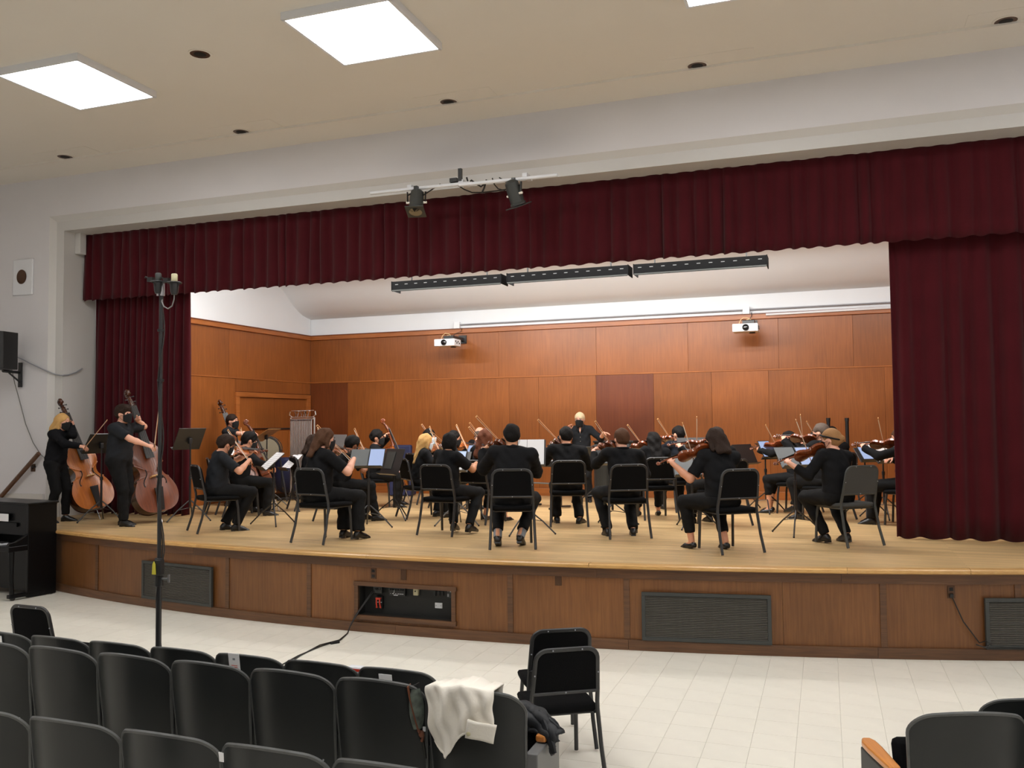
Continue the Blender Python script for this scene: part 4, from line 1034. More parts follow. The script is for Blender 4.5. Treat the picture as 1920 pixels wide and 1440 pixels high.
# ------------------------------------------------------------------ people: distance fields turned into one closed surface
def _n(v): return np.asarray(v, dtype=np.float32)
class Field:
    """smooth union of tapered limbs and ellipsoids, meshed by surface nets"""
    def __init__(self): self.p = []
    def cap(self, a, b, ra, rb, k=.02, flat=False): self.p.append(('c', _n(a), _n(b), ra, rb, k, flat)); return self
    def ell(self, c, r, R=None, k=.03, op=1): self.p.append(('e', _n(c), _n(r), None if R is None else np.array(R, dtype=np.float32), 0, k, op)); return self
    def mesh(self, h, grow=0.0, cut=None, ripple=0.0, smooth=2):
        lo, hi = [], []
        for q in self.p:
            if q[0] == 'c':
                r = max(q[3], q[4])+grow; lo.append(np.minimum(q[1], q[2])-r); hi.append(np.maximum(q[1], q[2])+r)
            elif q[6] == 1:
                r = max(q[2])+grow; lo.append(q[1]-r); hi.append(q[1]+r)
        lo = np.min(lo, axis=0)-3*h; hi = np.max(hi, axis=0)+3*h
        n = np.ceil((hi-lo)/h).astype(int)+1
        ax = [lo[i]+h*np.arange(n[i], dtype=np.float32) for i in range(3)]
        V = np.full(n, .25, dtype=np.float32)
        for q in self.p:
            m = .07
            if q[0] == 'c': r = max(q[3], q[4])+grow+m; l, u = np.minimum(q[1], q[2])-r, np.maximum(q[1], q[2])+r
            else: r = max(q[2])+grow+m; l, u = q[1]-r, q[1]+r
            i0 = np.clip(np.floor((l-lo)/h).astype(int), 0, n-1); i1 = np.clip(np.ceil((u-lo)/h).astype(int)+1, 1, n)
            if np.any(i1 <= i0): continue
            X = ax[0][i0[0]:i1[0], None, None]; Y = ax[1][None, i0[1]:i1[1], None]; Z = ax[2][None, None, i0[2]:i1[2]]
            if q[0] == 'c':
                a, b = q[1], q[2]; d = b-a; L2 = float(d@d)+1e-12; L = L2**.5
                t = ((X-a[0])*d[0]+(Y-a[1])*d[1]+(Z-a[2])*d[2])/L2
                tc = np.clip(t, 0, 1)
                D = np.sqrt((X-a[0]-tc*d[0])**2+(Y-a[1]-tc*d[1])**2+(Z-a[2]-tc*d[2])**2)-(q[3]+(q[4]-q[3])*tc)-grow
                if q[6]: D = np.maximum(D, (t-1)*L)
            else:
                c, r, R = q[1], q[2]+grow*q[6], q[3]
                x, y, z = X-c[0], Y-c[1], Z-c[2]
                if R is not None: x, y, z = R[0, 0]*x+R[1, 0]*y+R[2, 0]*z, R[0, 1]*x+R[1, 1]*y+R[2, 1]*z, R[0, 2]*x+R[1, 2]*y+R[2, 2]*z
                k0 = np.sqrt((x/r[0])**2+(y/r[1])**2+(z/r[2])**2); k1 = np.sqrt((x/r[0]**2)**2+(y/r[1]**2)**2+(z/r[2]**2)**2)+1e-9
                D = k0*(k0-1)/k1
            sub = V[i0[0]:i1[0], i0[1]:i1[1], i0[2]:i1[2]]
            k = q[5]
            if q[0] == 'e' and q[6] == -1:
                hh = np.maximum(k-np.abs(sub+D), 0)/k; V[i0[0]:i1[0], i0[1]:i1[1], i0[2]:i1[2]] = np.maximum(sub, -D)+hh*hh*k*.25
            else:
                hh = np.maximum(k-np.abs(sub-D), 0)/k; V[i0[0]:i1[0], i0[1]:i1[1], i0[2]:i1[2]] = np.minimum(sub, D)-hh*hh*k*.25
        X, Y, Z = ax[0][:, None, None], ax[1][None, :, None], ax[2][None, None, :]
        if ripple: V = V+ripple*(np.sin(X*61+Z*37+Y*11)+np.sin(Y*53-Z*71+X*23)+np.sin(Z*47+X*43))*.5
        if cut is not None:
            for P, nn in cut:            # keep the side the normal points away from
                V = np.maximum(V, (X-P[0])*nn[0]+(Y-P[1])*nn[1]+(Z-P[2])*nn[2])
        V[0], V[-1], V[:, 0], V[:, -1], V[:, :, 0], V[:, :, -1] = .1, .1, .1, .1, .1, .1
        ins = V < 0
        cnt = np.zeros(n-1, dtype=np.float32); acc = np.zeros((3,)+tuple(n-1), dtype=np.float32)
        for axis in range(3):
            sl0 = [slice(None)]*3; sl1 = [slice(None)]*3; sl0[axis] = slice(0, -1); sl1[axis] = slice(1, None)
            A, B = V[tuple(sl0)], V[tuple(sl1)]
            cr = ins[tuple(sl0)] != ins[tuple(sl1)]
            t = np.where(cr, A/(A-B+1e-20), 0)
            o = [i for i in range(3) if i != axis]
            for da in (0, 1):
                for db in (0, 1):
                    s = [slice(None)]*3
                    s[o[0]] = slice(da, da+n[o[0]]-1); s[o[1]] = slice(db, db+n[o[1]]-1)
                    c = cr[tuple(s)]; cnt += c
                    acc[axis] += t[tuple(s)]*c
                    acc[o[0]] += da*c; acc[o[1]] += db*c
        act = cnt > 0
        idx = np.full(n-1, -1, dtype=np.int64); idx[act] = np.arange(act.sum())
        ii = np.argwhere(act)
        P = (ii+np.stack([acc[i][act]/cnt[act] for i in range(3)], 1))*h+lo
        F = []
        for axis in range(3):
            sl0 = [slice(1, -1)]*3; sl1 = [slice(1, -1)]*3; sl0[axis] = slice(0, -1); sl1[axis] = slice(1, None)
            a, b = ins[tuple(sl0)], ins[tuple(sl1)]
            o = [i for i in range(3) if i != axis]
            for flip, msk in ((False, a & ~b), (True, ~a & b)):
                e = np.argwhere(msk)
                if len(e) == 0: continue
                g = e.copy(); g[:, o[0]] += 1; g[:, o[1]] += 1
                def cell(d0, d1):
                    c = g.copy(); c[:, o[0]] -= d0; c[:, o[1]] -= d1
                    return idx[c[:, 0], c[:, 1], c[:, 2]]
                q = np.stack([cell(1, 1), cell(0, 1), cell(0, 0), cell(1, 0)], 1)
                if (axis == 1) != flip: q = q[:, ::-1]
                F.append(q)
        F = np.concatenate(F)
        for _ in range(smooth):
            S_ = np.zeros_like(P); W_ = np.zeros(len(P))
            for i in range(4):
                j = (i+1) % 4
                np.add.at(S_, F[:, i], P[F[:, j]]); np.add.at(S_, F[:, j], P[F[:, i]])
                W_ += np.bincount(F[:, i], minlength=len(P))+np.bincount(F[:, j], minlength=len(P))
            P = P*.5+.5*S_/np.maximum(W_, 1)[:, None]
        return P, F

def mesh_obj(name, P, F, mats, parent, extra=None, ang=180):
    mb = MB(); mb.v = [tuple(p) for p in P.tolist()]; mb.f = [tuple(q) for q in F.tolist()]; mb.m = [0]*len(mb.f)
    if extra: extra(mb)
    return mb.build(name, mats, parent, ang=ang)

def ik(S_, T, a, b, pole):
    d = T-S_; L = min(d.length, (a+b)*.995); dn = d.normalized()
    x = (a*a-b*b+L*L)/(2*L); h = math.sqrt(max(a*a-x*x, 0))
    p = V3(pole); p = (p-dn*p.dot(dn)).normalized()
    return S_+dn*x+p*h, S_+dn*L

def hand(F, tubes, W, d, n, right, curl, sc=1.0):
    """palm into the field, five fingers as bent tubes; d = direction, n = where the palm faces"""
    d = V3(d).normalized(); n = V3(n); n = (n-d*n.dot(d)).normalized()
    s = d.cross(n)*(1 if right else -1)          # thumb side
    for o, r in ((-.024, .0125), (0, .0145), (.022, .0135)): F.cap(W+s*o*.6*sc, W+d*.078*sc+s*o*sc, r*sc, (r-.001)*sc, .012)
    for i, L in enumerate((.074, .082, .076, .060)):
        p = W+d*(.076-.004*(i == 3))*sc+s*(.027-.0178*i)*sc; q = d+s*(.08-.05*i); q.normalize()
        pts = [W+d*.05*sc+s*(.025-.0165*i)*sc, p]; c = curl*(.9+.12*i)
        for f, l in ((.45, .8), (.30, 1.1), (.25, .8)):
            q = Matrix.Rotation(c*l, 3, d.cross(n)) @ q if False else (q*math.cos(c*l)+n*math.sin(c*l)*1.0); q.normalize()
            n2 = n-d*0
            p = p+q*L*f*sc; pts.append(p)
        pts.append(p+q*.004)
        tubes.append((pts, [.0088*sc, .0090*sc, .0082*sc, .0076*sc, .0068*sc, .003*sc]))
    p = W+d*.022*sc+s*.026*sc; q = (d*.62+s*.62+n*.35).normalized(); p1 = p+q*.036*sc; q2 = (d*.85+s*.15+n*(.35+.3*curl)).normalized(); p2 = p1+q2*.030*sc; p3 = p2+(q2+n*.3*curl).normalized()*.022*sc
    tubes.append(([W+d*.012*sc+s*.006*sc, p, p1, p2, p3, p3+q2*.004], [.012*sc, .0125*sc, .0105*sc, .0098*sc, .0085*sc, .003*sc]))

def rot_xyz(yaw, pitch, roll):            # yaw + turns left, pitch + bends forward/down, roll + tips to the right
    return (Matrix.Rotation(yaw, 3, 'Z') @ Matrix.Rotation(-pitch, 3, 'X') @ Matrix.Rotation(roll, 3, 'Y'))

class Body:
    def __init__(self, sp):
        g = sp.get
        self.sp = sp; s = self.s = g('s', 1.0); self.seated = g('seated', True)
        fem = self.fem = g('fem', False)
        self.k = k = g('girth', 1.0)
        self.pel = V3((g('hx', 0.0), g('hy', -.03), (.45+.083*k if self.seated else .925*s)))
        ts = s*(.96 if self.seated else 1.0)
        self.T = rot_xyz(g('twist', 0.0), g('lean', .06), g('side', 0.0))
        self.t = lambda x, y, z: self.pel+self.T @ V3((x*s, y*s, z*ts))
        self.sw = (.168 if fem else .188)*g('broad', 1.0)
        self.shR = self.t(self.sw, .0, .455); self.shL = self.t(-self.sw, .0, .455)
        sl = g('shrug', 0.0); self.shL = self.t(-self.sw+.01, .02, .455+sl)
        self.nb = self.t(0, -.005, .515)
        self.HR = self.T @ rot_xyz(g('hy_', 0.0), g('hp', .05)-g('lean', .06)*.6, g('hr', 0.0))
        self.nk = self.t(0, .01, .53)
        self.hc = self.nk+self.HR @ V3((0, .022*s, .128*s))
        self.hs = g('headsize', 1.0)*(1.0 if fem else 1.04)*(.5+.5*s)
        self.h = lambda x, y, z: self.hc+self.HR @ V3((x*self.hs, y*self.hs, z*self.hs))
        self.ua, self.fa = .285*s, .250*s
        hw = .092
        self.hip = {1: self.pel+V3((hw, .0, -.005)), -1: self.pel+V3((-hw, .0, -.005))}
        self.kn, self.an, self.fd = {}, {}, {}
        if self.seated:
            for sd, key in ((1, 'R'), (-1, 'L')):
                kn = g('knee'+key, (sd*.15, .40, .50)); an = g('foot'+key, (sd*.15, .40, .085))
                self.kn[sd] = V3(kn); self.an[sd] = V3(an); self.fd[sd] = V3(g('toe'+key, (sd*.15, 1, -.18))).normalized()
                # keep the bone lengths
                d = self.kn[sd]-self.hip[sd]; self.kn[sd] = self.hip[sd]+d.normalized()*min(.445*s, max(.40*s, d.length))
                d = self.an[sd]-self.kn[sd]; 
        else:
            for sd, key in ((1, 'R'), (-1, 'L')):
                an = V3(g('foot'+key, (sd*.10, 0, .085)))
                kn, _ = ik(self.hip[sd], an, .43*s, .42*s, V3(g('kpole', (0, 1, 0))))
                self.kn[sd] = kn; self.an[sd] = an; self.fd[sd] = V3(g('toe'+key, (sd*.2, 1, -.12))).normalized()

def person(name, label, M, B, hands, group=None, vox=.0125):
    """hands: {'R': (wrist target, elbow pole, hand direction, palm normal, curl), 'L': ...} in the body's own frame"""
    sp = B.sp; g = sp.get; s, k = B.s, B.k
    t = thing(name, label, 'person', M, group)
    F = Field(); tubes = []
    R3 = B.T; RH = B.HR
    fem = B.fem
    # torso
    cw = .150 if fem else .165
    torso = [((0, .005, .345), (cw*k*g('broad', 1), .104*k, .17)), ((0, .012, .15), (.135*k if fem else .148*k, .10*k+.02*(k-1), .16)), ((0, -.01, .0), (.170*k, .125*k, .125))]
    for c, r in torso: F.ell(B.t(*c), tuple(q*s for q in r), R3, .06)
    F.cap(B.shL, B.t(-.03, 0, .47), .050*s, .055*s, .05); F.cap(B.shR, B.t(.03, 0, .47), .050*s, .055*s, .05)
    F.cap(B.nb, B.nb.lerp(B.shL, .75), .052*s, .036*s, .03); F.cap(B.nb, B.nb.lerp(B.shR, .75), .052*s, .036*s, .03)
    F.cap(B.t(0, -.005, .47), B.h(0, -.008, -.06), .056*s, .050*s, .025)
    # head
    F.ell(B.h(0, -.012, .022), (.076*B.hs, .096*B.hs, .096*B.hs), RH, .03)
    F.ell(B.h(0, .022, -.035), (.062*B.hs, .074*B.hs, .086*B.hs), RH, .03)
    F.cap(B.h(-.012, .062, -.098), B.h(.012, .062, -.098), .022*B.hs, .022*B.hs, .03)
    F.cap(B.h(0, .088, .002), B.h(0, .106, -.032), .010*B.hs, .015*B.hs, .012)
    for sd in (-1, 1): F.ell(B.h(sd*.078, -.008, -.015), (.012*B.hs, .02*B.hs, .031*B.hs), RH, .008)
    # arms
    arms = {}
    for key, sd, sh in (('R', 1, B.shR), ('L', -1, B.shL)):
        T, pole, hd, pn, curl = hands[key]
        el, wr = ik(sh, V3(T), B.ua, B.fa, pole)
        arms[key] = (sh, el, wr)
        kk = .5+.5*k
        F.cap(sh, el, .049*s*kk, .040*s*kk, .03); m_ = el.lerp(wr, .35)
        F.cap(el, m_, .039*s*kk, .040*s*kk, .02); F.cap(m_, wr, .039*s*kk, .027*s, .02)
        hand(F, tubes, wr, hd, pn, key == 'R', curl, .95*s if not fem else .88*s)
    # legs
    for sd in (1, -1):
        h_, kn, an = B.hip[sd], B.kn[sd], B.an[sd]
        F.cap(h_, kn, .080*k*s, .048*s*(.6+.4*k), .04); m_ = kn.lerp(an, .3)-B.fd[sd]*.010
        F.cap(kn, m_, .046*s, .049*s*(.6+.4*k), .02); F.cap(m_, an, .049*s*(.6+.4*k), .034*s, .02)
        F.cap(an-V3((0, 0, .03)), an+B.fd[sd]*.13*s-V3((0, 0, .045)), .030*s, .022*s, .02)
    P, Q = F.mesh(vox)
    def extra(mb):
        for pts, rs in tubes: mb.tube(pts, rs, 7)
        for sd in (-1, 1):
            mb.ball(B.h(sd*.031, .083, .008), (.0125*B.hs, .008*B.hs, .007*B.hs), 8, 1, RH)
            mb.tube([B.h(sd*.014, .098, .030), B.h(sd*.032, .094, .036), B.h(sd*.05, .080, .031)], .0035*B.hs, 5, 1)
    mesh_obj('body', P, Q, [SKIN[g('skin', 'fair')], HAIR[g('brow', 'dark')]], t, extra)
    # shirt
    Fs = Field(); sl = g('sleeve', 1.0)
    for c, r in torso[:2]: Fs.ell(B.t(*c), tuple(q*s for q in r), R3, .06)
    Fs.ell(B.t(0, -.005, .05), (.170*k*s, .126*k*s, .12*s), R3, .06); Fs.ell(B.t(0, -.01, .22), (.150*k*s, .108*k*s, .18*s), R3, .06)
    Fs.cap(B.shL, B.t(-.03, 0, .47), .050*s, .054*s, .05); Fs.cap(B.shR, B.t(.03, 0, .47), .050*s, .054*s, .05)
    Fs.cap(B.nb-V3((0, 0, .02)), B.nb.lerp(B.shL, .75), .045*s, .036*s, .03); Fs.cap(B.nb-V3((0, 0, .02)), B.nb.lerp(B.shR, .75), .045*s, .036*s, .03)
    for key in 'RL':
        sh, el, wr = arms[key]; kk = .5+.5*k
        u = min(sl, .5)*2
        Fs.cap(sh, sh.lerp(el, u), .052*s*kk, (.052-.008*u)*s*kk+(.006 if sl < .5 else 0), .03, sl <= .5)
        if sl > .5: Fs.cap(el, el.lerp(wr, (sl-.5)*2), .044*s*kk, .036*s*kk-.006*(sl-.5)*2, .02, True)
    P, Q = Fs.mesh(.014, grow=.017+g('loose', 0.0), ripple=.0042, smooth=1)
    so = mesh_obj('shirt', P, Q, CLOTH[g('shirt', 'black')], t)
    if g('collar'):
        mb = MB(); mb.tube([B.nb+B.T @ V3((.066*s*math.cos(a), -.004+.06*s*math.sin(a), .012+(.02 if math.sin(a) < 0 else -.015*math.sin(a)))) for a in [i*2*PI/14 for i in range(14)]], .013, 6, closed=True); mb.build('collar', CLOTH[g('shirt', 'black')], t)
    if g('buttons'):
        mb = MB(); mb.add([B.t(-.040, .086, .515), B.t(.040, .086, .515), B.t(0, .128*k+.004, .405), B.t(0, .112, .50)], [(0, 2, 3), (3, 2, 1), (0, 3, 1)]); mb.build('neck_opening', SKIN[g('skin', 'fair')], t)
        for sd in (-1, 1):
            mb = MB(); mb.add([B.t(sd*.030, .098, .545), B.t(sd*.075, .075, .535), B.t(sd*.070, .118, .455), B.t(sd*.012, .136*k, .405)], [(0, 1, 2, 3)]); o = mb.build('collar_flap', CLOTH[g('shirt', 'black')], t); q = o.modifiers.new('thick', 'SOLIDIFY'); q.thickness = .006
        b0 = None
        for i in range(6):
            q = B.t(0, .137*k-.016*abs(i-2.3)/2.5+.004, .40-.078*i)
            if b0 is None: b0 = MB().ball((0, 0, 0), (.007, .004, .007), 8).build('button', M_BUTTON, t); o = b0
            else: o = b0.copy(); C.objects.link(o); o.parent = t
            o.location = q
    # trousers
    Ft = Field(); te = g('trouser', 1.0)
    Ft.ell(B.t(0, -.012, -.01), (.170*k*s, .124*k*s, .105*s), R3, .05)
    for sd in (1, -1):
        h_, kn, an = B.hip[sd], B.kn[sd], B.an[sd]; fl_ = g('flare', .0 if (te < .95 or fem) else .007)
        e = kn.lerp(an, te)
        Ft.cap(h_, kn, .092*k*s, .064*s*(.6+.4*k), .04); Ft.cap(kn, kn.lerp(e, .45)-B.fd[sd]*.01, .058*s, .054*s+fl_*.4, .02)
        Ft.cap(kn.lerp(e, .45)-B.fd[sd]*.01, e, .054*s+fl_*.4, .044*s+fl_, .02, True)
    P, Q = Ft.mesh(.0145, grow=.013, ripple=.0038, smooth=1)
    mesh_obj('trousers', P, Q, CLOTH[g('pants', 'pants')], t)
    # shoes
    for sd in (1, -1):
        an, fd = B.an[sd], B.fd[sd]
        Fz = Field(); hl = an-V3((0, 0, .052))-fd*.03
        low = g('flats', False)
        Fz.cap(hl, an+fd*.10*s-V3((0, 0, .055)), .036, .034, .015); Fz.cap(an+fd*.10*s-V3((0, 0, .055)), an+fd*.165*s-V3((0, 0, .064)), .034, .024, .015)
        if not low: Fz.cap(an-V3((0, 0, .02)), an+fd*.07-V3((0, 0, .05)), .040, .034, .02)
        up = V3((0, 0, 1)); up = (up-fd*up.dot(fd)).normalized()
        base = an-V3((0, 0, .080))
        P, Q = Fz.mesh(.010, grow=.002, cut=[(base, -up)])
        sh_ = mesh_obj('shoe', P, Q, M_SHOE, t)
        x_ = fd.cross(up)
        if not low:
            mb = MB(); mb.add([base+x_*a*.040+fd*b+up*c for a in (-.72, .72) for b in (-.056, -.008) for c in (.02, -.018)], [(0, 1, 3, 2), (4, 6, 7, 5), (0, 4, 5, 1), (2, 3, 7, 6), (0, 2, 6, 4), (1, 5, 7, 3)])
            mb.build('heel', M_SHOE, sh_, smooth=False)
        if g('sock'):
            mb = MB(); mb.tube([an-V3((0, 0, .02)), an.lerp(B.kn[sd], .32)], [.043*s, .047*s], 12); mb.build('sock', M_SOCK, t)
    # mask
    mk = M_MASKW if g('mask') == 'white' else M_MASKB
    if g('mask', 'black') != 'none':
        def mp(off):
            def f(u, v):
                a = (u-.5)*2*1.32; z = .0-.125*v+.012*math.cos(a*1.2)*(1-v)
                w = 1-.10*v*v
                x = .071*w*math.sin(a); y = .018+(.090*w)*math.cos(a)+.016*max(0, math.cos(a*2.2))*(1-abs(v-.45)*1.2)
                sq = 1-.55*abs(u-.5)*2*0
                z = -.055+(z+.055)*(1-.42*(abs(u-.5)*2)**2)
                return B.h(x*(1+off), y+off*.08, z)
            return f
        mb = MB(); mb.grid(mp(.05), 13, 8); o = mb.build('mask', mk, t)
        q = o.modifiers.new('thick', 'SOLIDIFY'); q.thickness = .004
        for sd in (-1, 1):
            for z in (-.025, -.085):
                MB().tube([B.h(sd*.070, .042, z), B.h(sd*.080, .01, z*.7), B.h(sd*.084, -.018, -.012-.01*(z < -.05))], .0022, 5).build('ear_loop', mk, o)
    if g('glasses'):
        mb = MB()
        for sd in (-1, 1):
            mb.tube([B.h(sd*.033+.022*math.cos(a), .104, .006+.016*math.sin(a)) for a in [i*2*PI/12 for i in range(12)]], .0018, 5, closed=True)
            mb.tube([B.h(sd*.055, .102, .010), B.h(sd*.076, .06, .008), B.h(sd*.083, -.01, .004)], .0018, 5)
        mb.tube([B.h(-.011, .106, .008), B.h(.011, .106, .008)], .0018, 5); mb.build('spectacles', M_GLASSW, t)
    # hair
    st_ = g('hair', 'short'); hm = HAIR[g('haircol', 'dark')]
    Fh = Field(); amp = .0
    hs = B.hs
    vol = {'bald': .004, 'buzz': .008}.get(st_, .0)
    if st_ == 'bald':
        Fh.ell(B.h(0, -.022, .0), (.080*hs, .095*hs, .070*hs), RH, .01); Fh.ell(B.h(0, .03, .075), (.085*hs, .115*hs, .066*hs), RH, .01, -1)
    else:
        big = 1.0+(.10 if st_ in ('curly',) else .06 if st_ in ('thick', 'bob') else 0)
        Fh.ell(B.h(0, -.018, .030), (.088*hs*big, .105*hs*big, .099*hs*big), RH, .02)
        if st_ in ('short', 'thick', 'curly', 'buzz'):
            Fh.ell(B.h(0, -.045, -.008), (.076*hs*big, .064*hs, .066*hs), RH, .03)
        if st_ == 'thick': Fh.ell(B.h(0, .03, .085), (.068*hs, .065*hs, .045*hs), RH, .03)
        if st_ in ('bob', 'long', 'ponytail', 'half'):
            Fh.ell(B.h(0, -.035, -.025), (.083*hs*big, .080*hs*big, .095*hs), RH, .03)
            for sd in (-1, 1):
                if st_ != 'ponytail': Fh.cap(B.h(sd*.072, -.005, .02), B.h(sd*.080, .0, -.095), .022*hs, .024*hs, .02)
        if st_ in ('long', 'half'):
            L = g('hairlen', .22)
            for sd in (-1, 0, 1): Fh.cap(B.h(sd*.045, -.075, .0), B.t(sd*(.055 if st_ == 'long' else .035), -.118*k, .50-(L-.10)), .044*hs, (.030 if st_ == 'long' else .020)*hs, .04)
        if st_ == 'long':
            for sd in (-1, 1): Fh.cap(B.h(sd*.078, -.02, -.05), B.t(sd*.095, -.05, .52-(g('hairlen', .22)*.8-.08)), .028*hs, .020*hs, .03)
        if st_ == 'ponytail':
            Fh.cap(B.h(0, -.115, -.02), B.h(0, -.135, -.06)+V3((0, -.01, -.16)), .034*hs, .018*hs, .02); Fh.cap(B.h(0, -.10, .0), B.h(0, -.125, -.02), .028*hs, .03*hs, .02)
        if st_ == 'bun': Fh.ell(B.h(.01, -.118, -.01), (.046*hs, .042*hs, .042*hs), RH, .015); Fh.ell(B.h(0, -.045, -.02), (.074*hs, .062*hs, .07*hs), RH, .03)
        Fh.ell(B.h(0, .105, -.055), (.071*hs, .085*hs, (.095 if st_ in ('thick', 'curly') else .108)*hs), RH, .012, -1)
        if st_ in ('short', 'thick', 'curly', 'buzz', 'bun', 'ponytail'):
            for sd in (-1, 1): Fh.ell(B.h(sd*.088, .008, -.045), (.034*hs, .045*hs, .056*hs), RH, .012, -1)
    P, Q = Fh.mesh(.0105, ripple=.0065 if st_ == 'curly' else .0055 if st_ in ('long', 'half', 'ponytail', 'thick') else .0036, smooth=1)
    ho = mesh_obj('hair', P, Q, hm, t)
    if g('band'):
        MB().tube([B.h(.088*math.cos(a), -.012+.108*math.sin(a), .022+.040*math.sin(a)) for a in [2*PI*i/20 for i in range(20)]], .011*hs, 6, closed=True).build('headband', M_MASKB, ho)
    for o in g('extra', []): o(t, B, arms)
    return t, arms
# ------------------------------------------------------------------ the orchestra
rad = math.radians
CH0 = None
def chair_at(M, label, grp='black orchestra chairs on the stage', frame=None):
    global CH0
    if CH0 is None: CH0 = make_chair('orchestra_chair', label, M, grp); return CH0
    return dup(CH0, M, label, grp, swap=frame)
def seat_M(px, py, hd, rear):
    p = at(px, py); h = rad(hd)
    if rear: p = p+V3((math.cos(h), math.sin(h), 0))*.33
    return pose((p.x, p.y, SZ), h)
VIO0, CEL0 = None, None
def violin_copy(M, label, s=1.0, grp='violins and violas'):
    global VIO0
    M = M @ Matrix.Scale(s, 4)
    if VIO0 is None:
        VIO0 = make_strings('violin', label, 'violin', M, grp, .356, .208, .032, .015, .130, .105, M_SPRUCE, M_MAPLE, HALF, 'violin'); return VIO0
    return dup(VIO0, M, label, grp)
BOW0 = None
def bow_copy(M, label):
    global BOW0
    if BOW0 is None: BOW0 = make_bow(M, label); return BOW0
    return dup(BOW0, M, label)

def violinist(label, M, sp, who, az=52, el=-8, phi=50, lt=.36, vs=1.0, tilt=.85, head=22, g_pole=(.9, -.3, -1.2), bow=True, bowlab=None, vox=.0125):
    sp = dict(sp); sp.setdefault('hy_', rad(head)); sp.setdefault('hp', .20); sp.setdefault('shrug', .03)
    B = Body(sp)
    a, e = rad(az), rad(el)
    dv = V3((-math.sin(a)*math.cos(e), math.cos(a)*math.cos(e), math.sin(e)))
    b0 = B.nb+B.T @ V3((-.075, .055, .052))
    sv = dv.cross(V3((0, 0, 1))).normalized(); up = sv.cross(dv)
    nrm = (up+sv*tilt).normalized(); sv = dv.cross(nrm)
    W = ypose(b0, dv, nrm)
    ct = b0+dv*.195*vs+nrm*.066*vs
    f = rad(phi)
    h_ = V3((0, 0, 1)); h_ = (h_-dv*h_.dot(dv)).normalized(); s0 = dv.cross(h_)
    u = (-s0*math.cos(f)+h_*math.sin(f)).normalized()
    fr = ct-u*(.74-lt)
    nk = b0+dv*(.356+.085)*vs
    wl = nk-nrm*.060-sv*.030-dv*.012
    wr = fr+u*.05+s0*.055-dv*.045+h_*.03
    hands = {'L': (wl, (-.35, .15, -1), (nrm*.85+sv*.25+dv*.2), sv, .75), 'R': (wr, g_pole, (-s0*.55+dv*.45-h_*.25+u*.2), (dv*.5-s0*.5-h_*.5), .55)}
    t, arms = person('person', label, M, B, hands, 'seated string players', vox)
    # the bow goes where the hand could reach
    sh, elb, w2 = arms['R']; fr2 = fr+(w2-wr)
    u2 = (ct-fr2).normalized()
    violin_copy(M @ W, 'violin played by the '+who if vs < 1.04 else 'viola played by the '+who, vs)
    if bow: bow_copy(M @ ypose(fr2, u2, nrm), 'bow in the hand of the '+who)
    return t

def cellist(label, M, sp, who, vox=.0125):
    sp = dict(sp); sp.update(kneeR=(.25, .37, .50), kneeL=(-.25, .37, .50), footR=(.24, .33, .085), footL=(-.24, .38, .085))
    B = Body(sp)
    bt = V3((.03, .47, .31)); top = V3((-.19, .06, 1.46)); d = (top-bt).normalized(); n = V3((.15, 1, .3)); n = (n-d*n.dot(d)).normalized(); sv = d.cross(n)
    ct = bt+d*.37+n*.135; u = V3((-.95, .18, sp.get('bowup', .12))).normalized(); fr = ct-u*.30
    wl = bt+d*.93-n*.01-sv*.075
    hands = {'L': (wl, (-1, -.2, -.6), (sv*.8+d*.2+n*.3), n*.4+sv*.6, .9), 'R': (fr+V3((.05, -.03, .05)), (1, -.3, -.3), (u*.6+V3((0, .3, -.4))), V3((0, -.1, -1)), .6)}
    t, arms = person('person', label, M, B, hands, 'seated string players', vox)
    global CEL0
    W = M @ basis(bt, sv, d, n)
    if CEL0 is None: CEL0 = make_strings('cello', 'cello held by the '+who, 'cello', W, 'cellos', .755, .44, .115, .028, .28, .20, M_SPRUCE, M_MAPLE, HALF, 'cello')
    else: dup(CEL0, W, 'cello held by the '+who, swap={'violin_top': M_BASSO})
    bow_copy(M @ ypose(fr, u, n), 'bow in the hand of the '+who)
    return t

def tuck(R=None, L=None):
    d = {}
    for k, v in (('R', R), ('L', L)):
        if v: d['foot'+k] = v
    return d

# violas and cellos at the left
M = seat_M(360, 1000, 54, True); chair_at(M, 'black chair at the left of the stage under the boy with a viola')
violinist('boy with short dark hair and glossy viola seated at the far left', M, dict(s=.97, hair='thick', haircol='dark', skin='mid', sleeve=.40, shirt='charcoal', lean=.10, hp=.35,
          footR=(.10, .20, .085), footL=(-.12, .12, .085), sock=False), 'boy at the far left', az=18, el=-4, phi=38, vs=1.12, head=8)
M = seat_M(452, 967, 50, False); chair_at(M, 'black chair under the cellist beside the boy with a viola')
cellist('cellist with black hair seated beyond the boy with a viola', M, dict(s=1.0, hair='thick', haircol='black', skin='mid', sleeve=1.0, lean=.16, hp=.25, bowup=.0), 'black haired cellist')
M = seat_M(426, 961, 42, False); chair_at(M, 'black chair half hidden behind the black haired cellist')
violinist('person with red-brown hair half hidden behind the black haired cellist', M, dict(s=.93, fem=True, hair='bob', haircol='auburn', sleeve=1.0), 'red-brown haired person', az=20, vs=1.1, vox=.015)
M = seat_M(583, 956, 48, False); chair_at(M, 'black chair under the curly haired woman by the chimes')
violinist('woman with long dark curls and black mask seated by the chimes', M, dict(s=.92, fem=True, hair='long', haircol='dark', sleeve=1.0, shirt='soft', hairlen=.16, hy_=-.7), 'curly haired woman by the chimes', az=25, vs=1.1)
M = seat_M(575, 1022, 80, True); chair_at(M, 'black chair under the woman with a brown half ponytail')
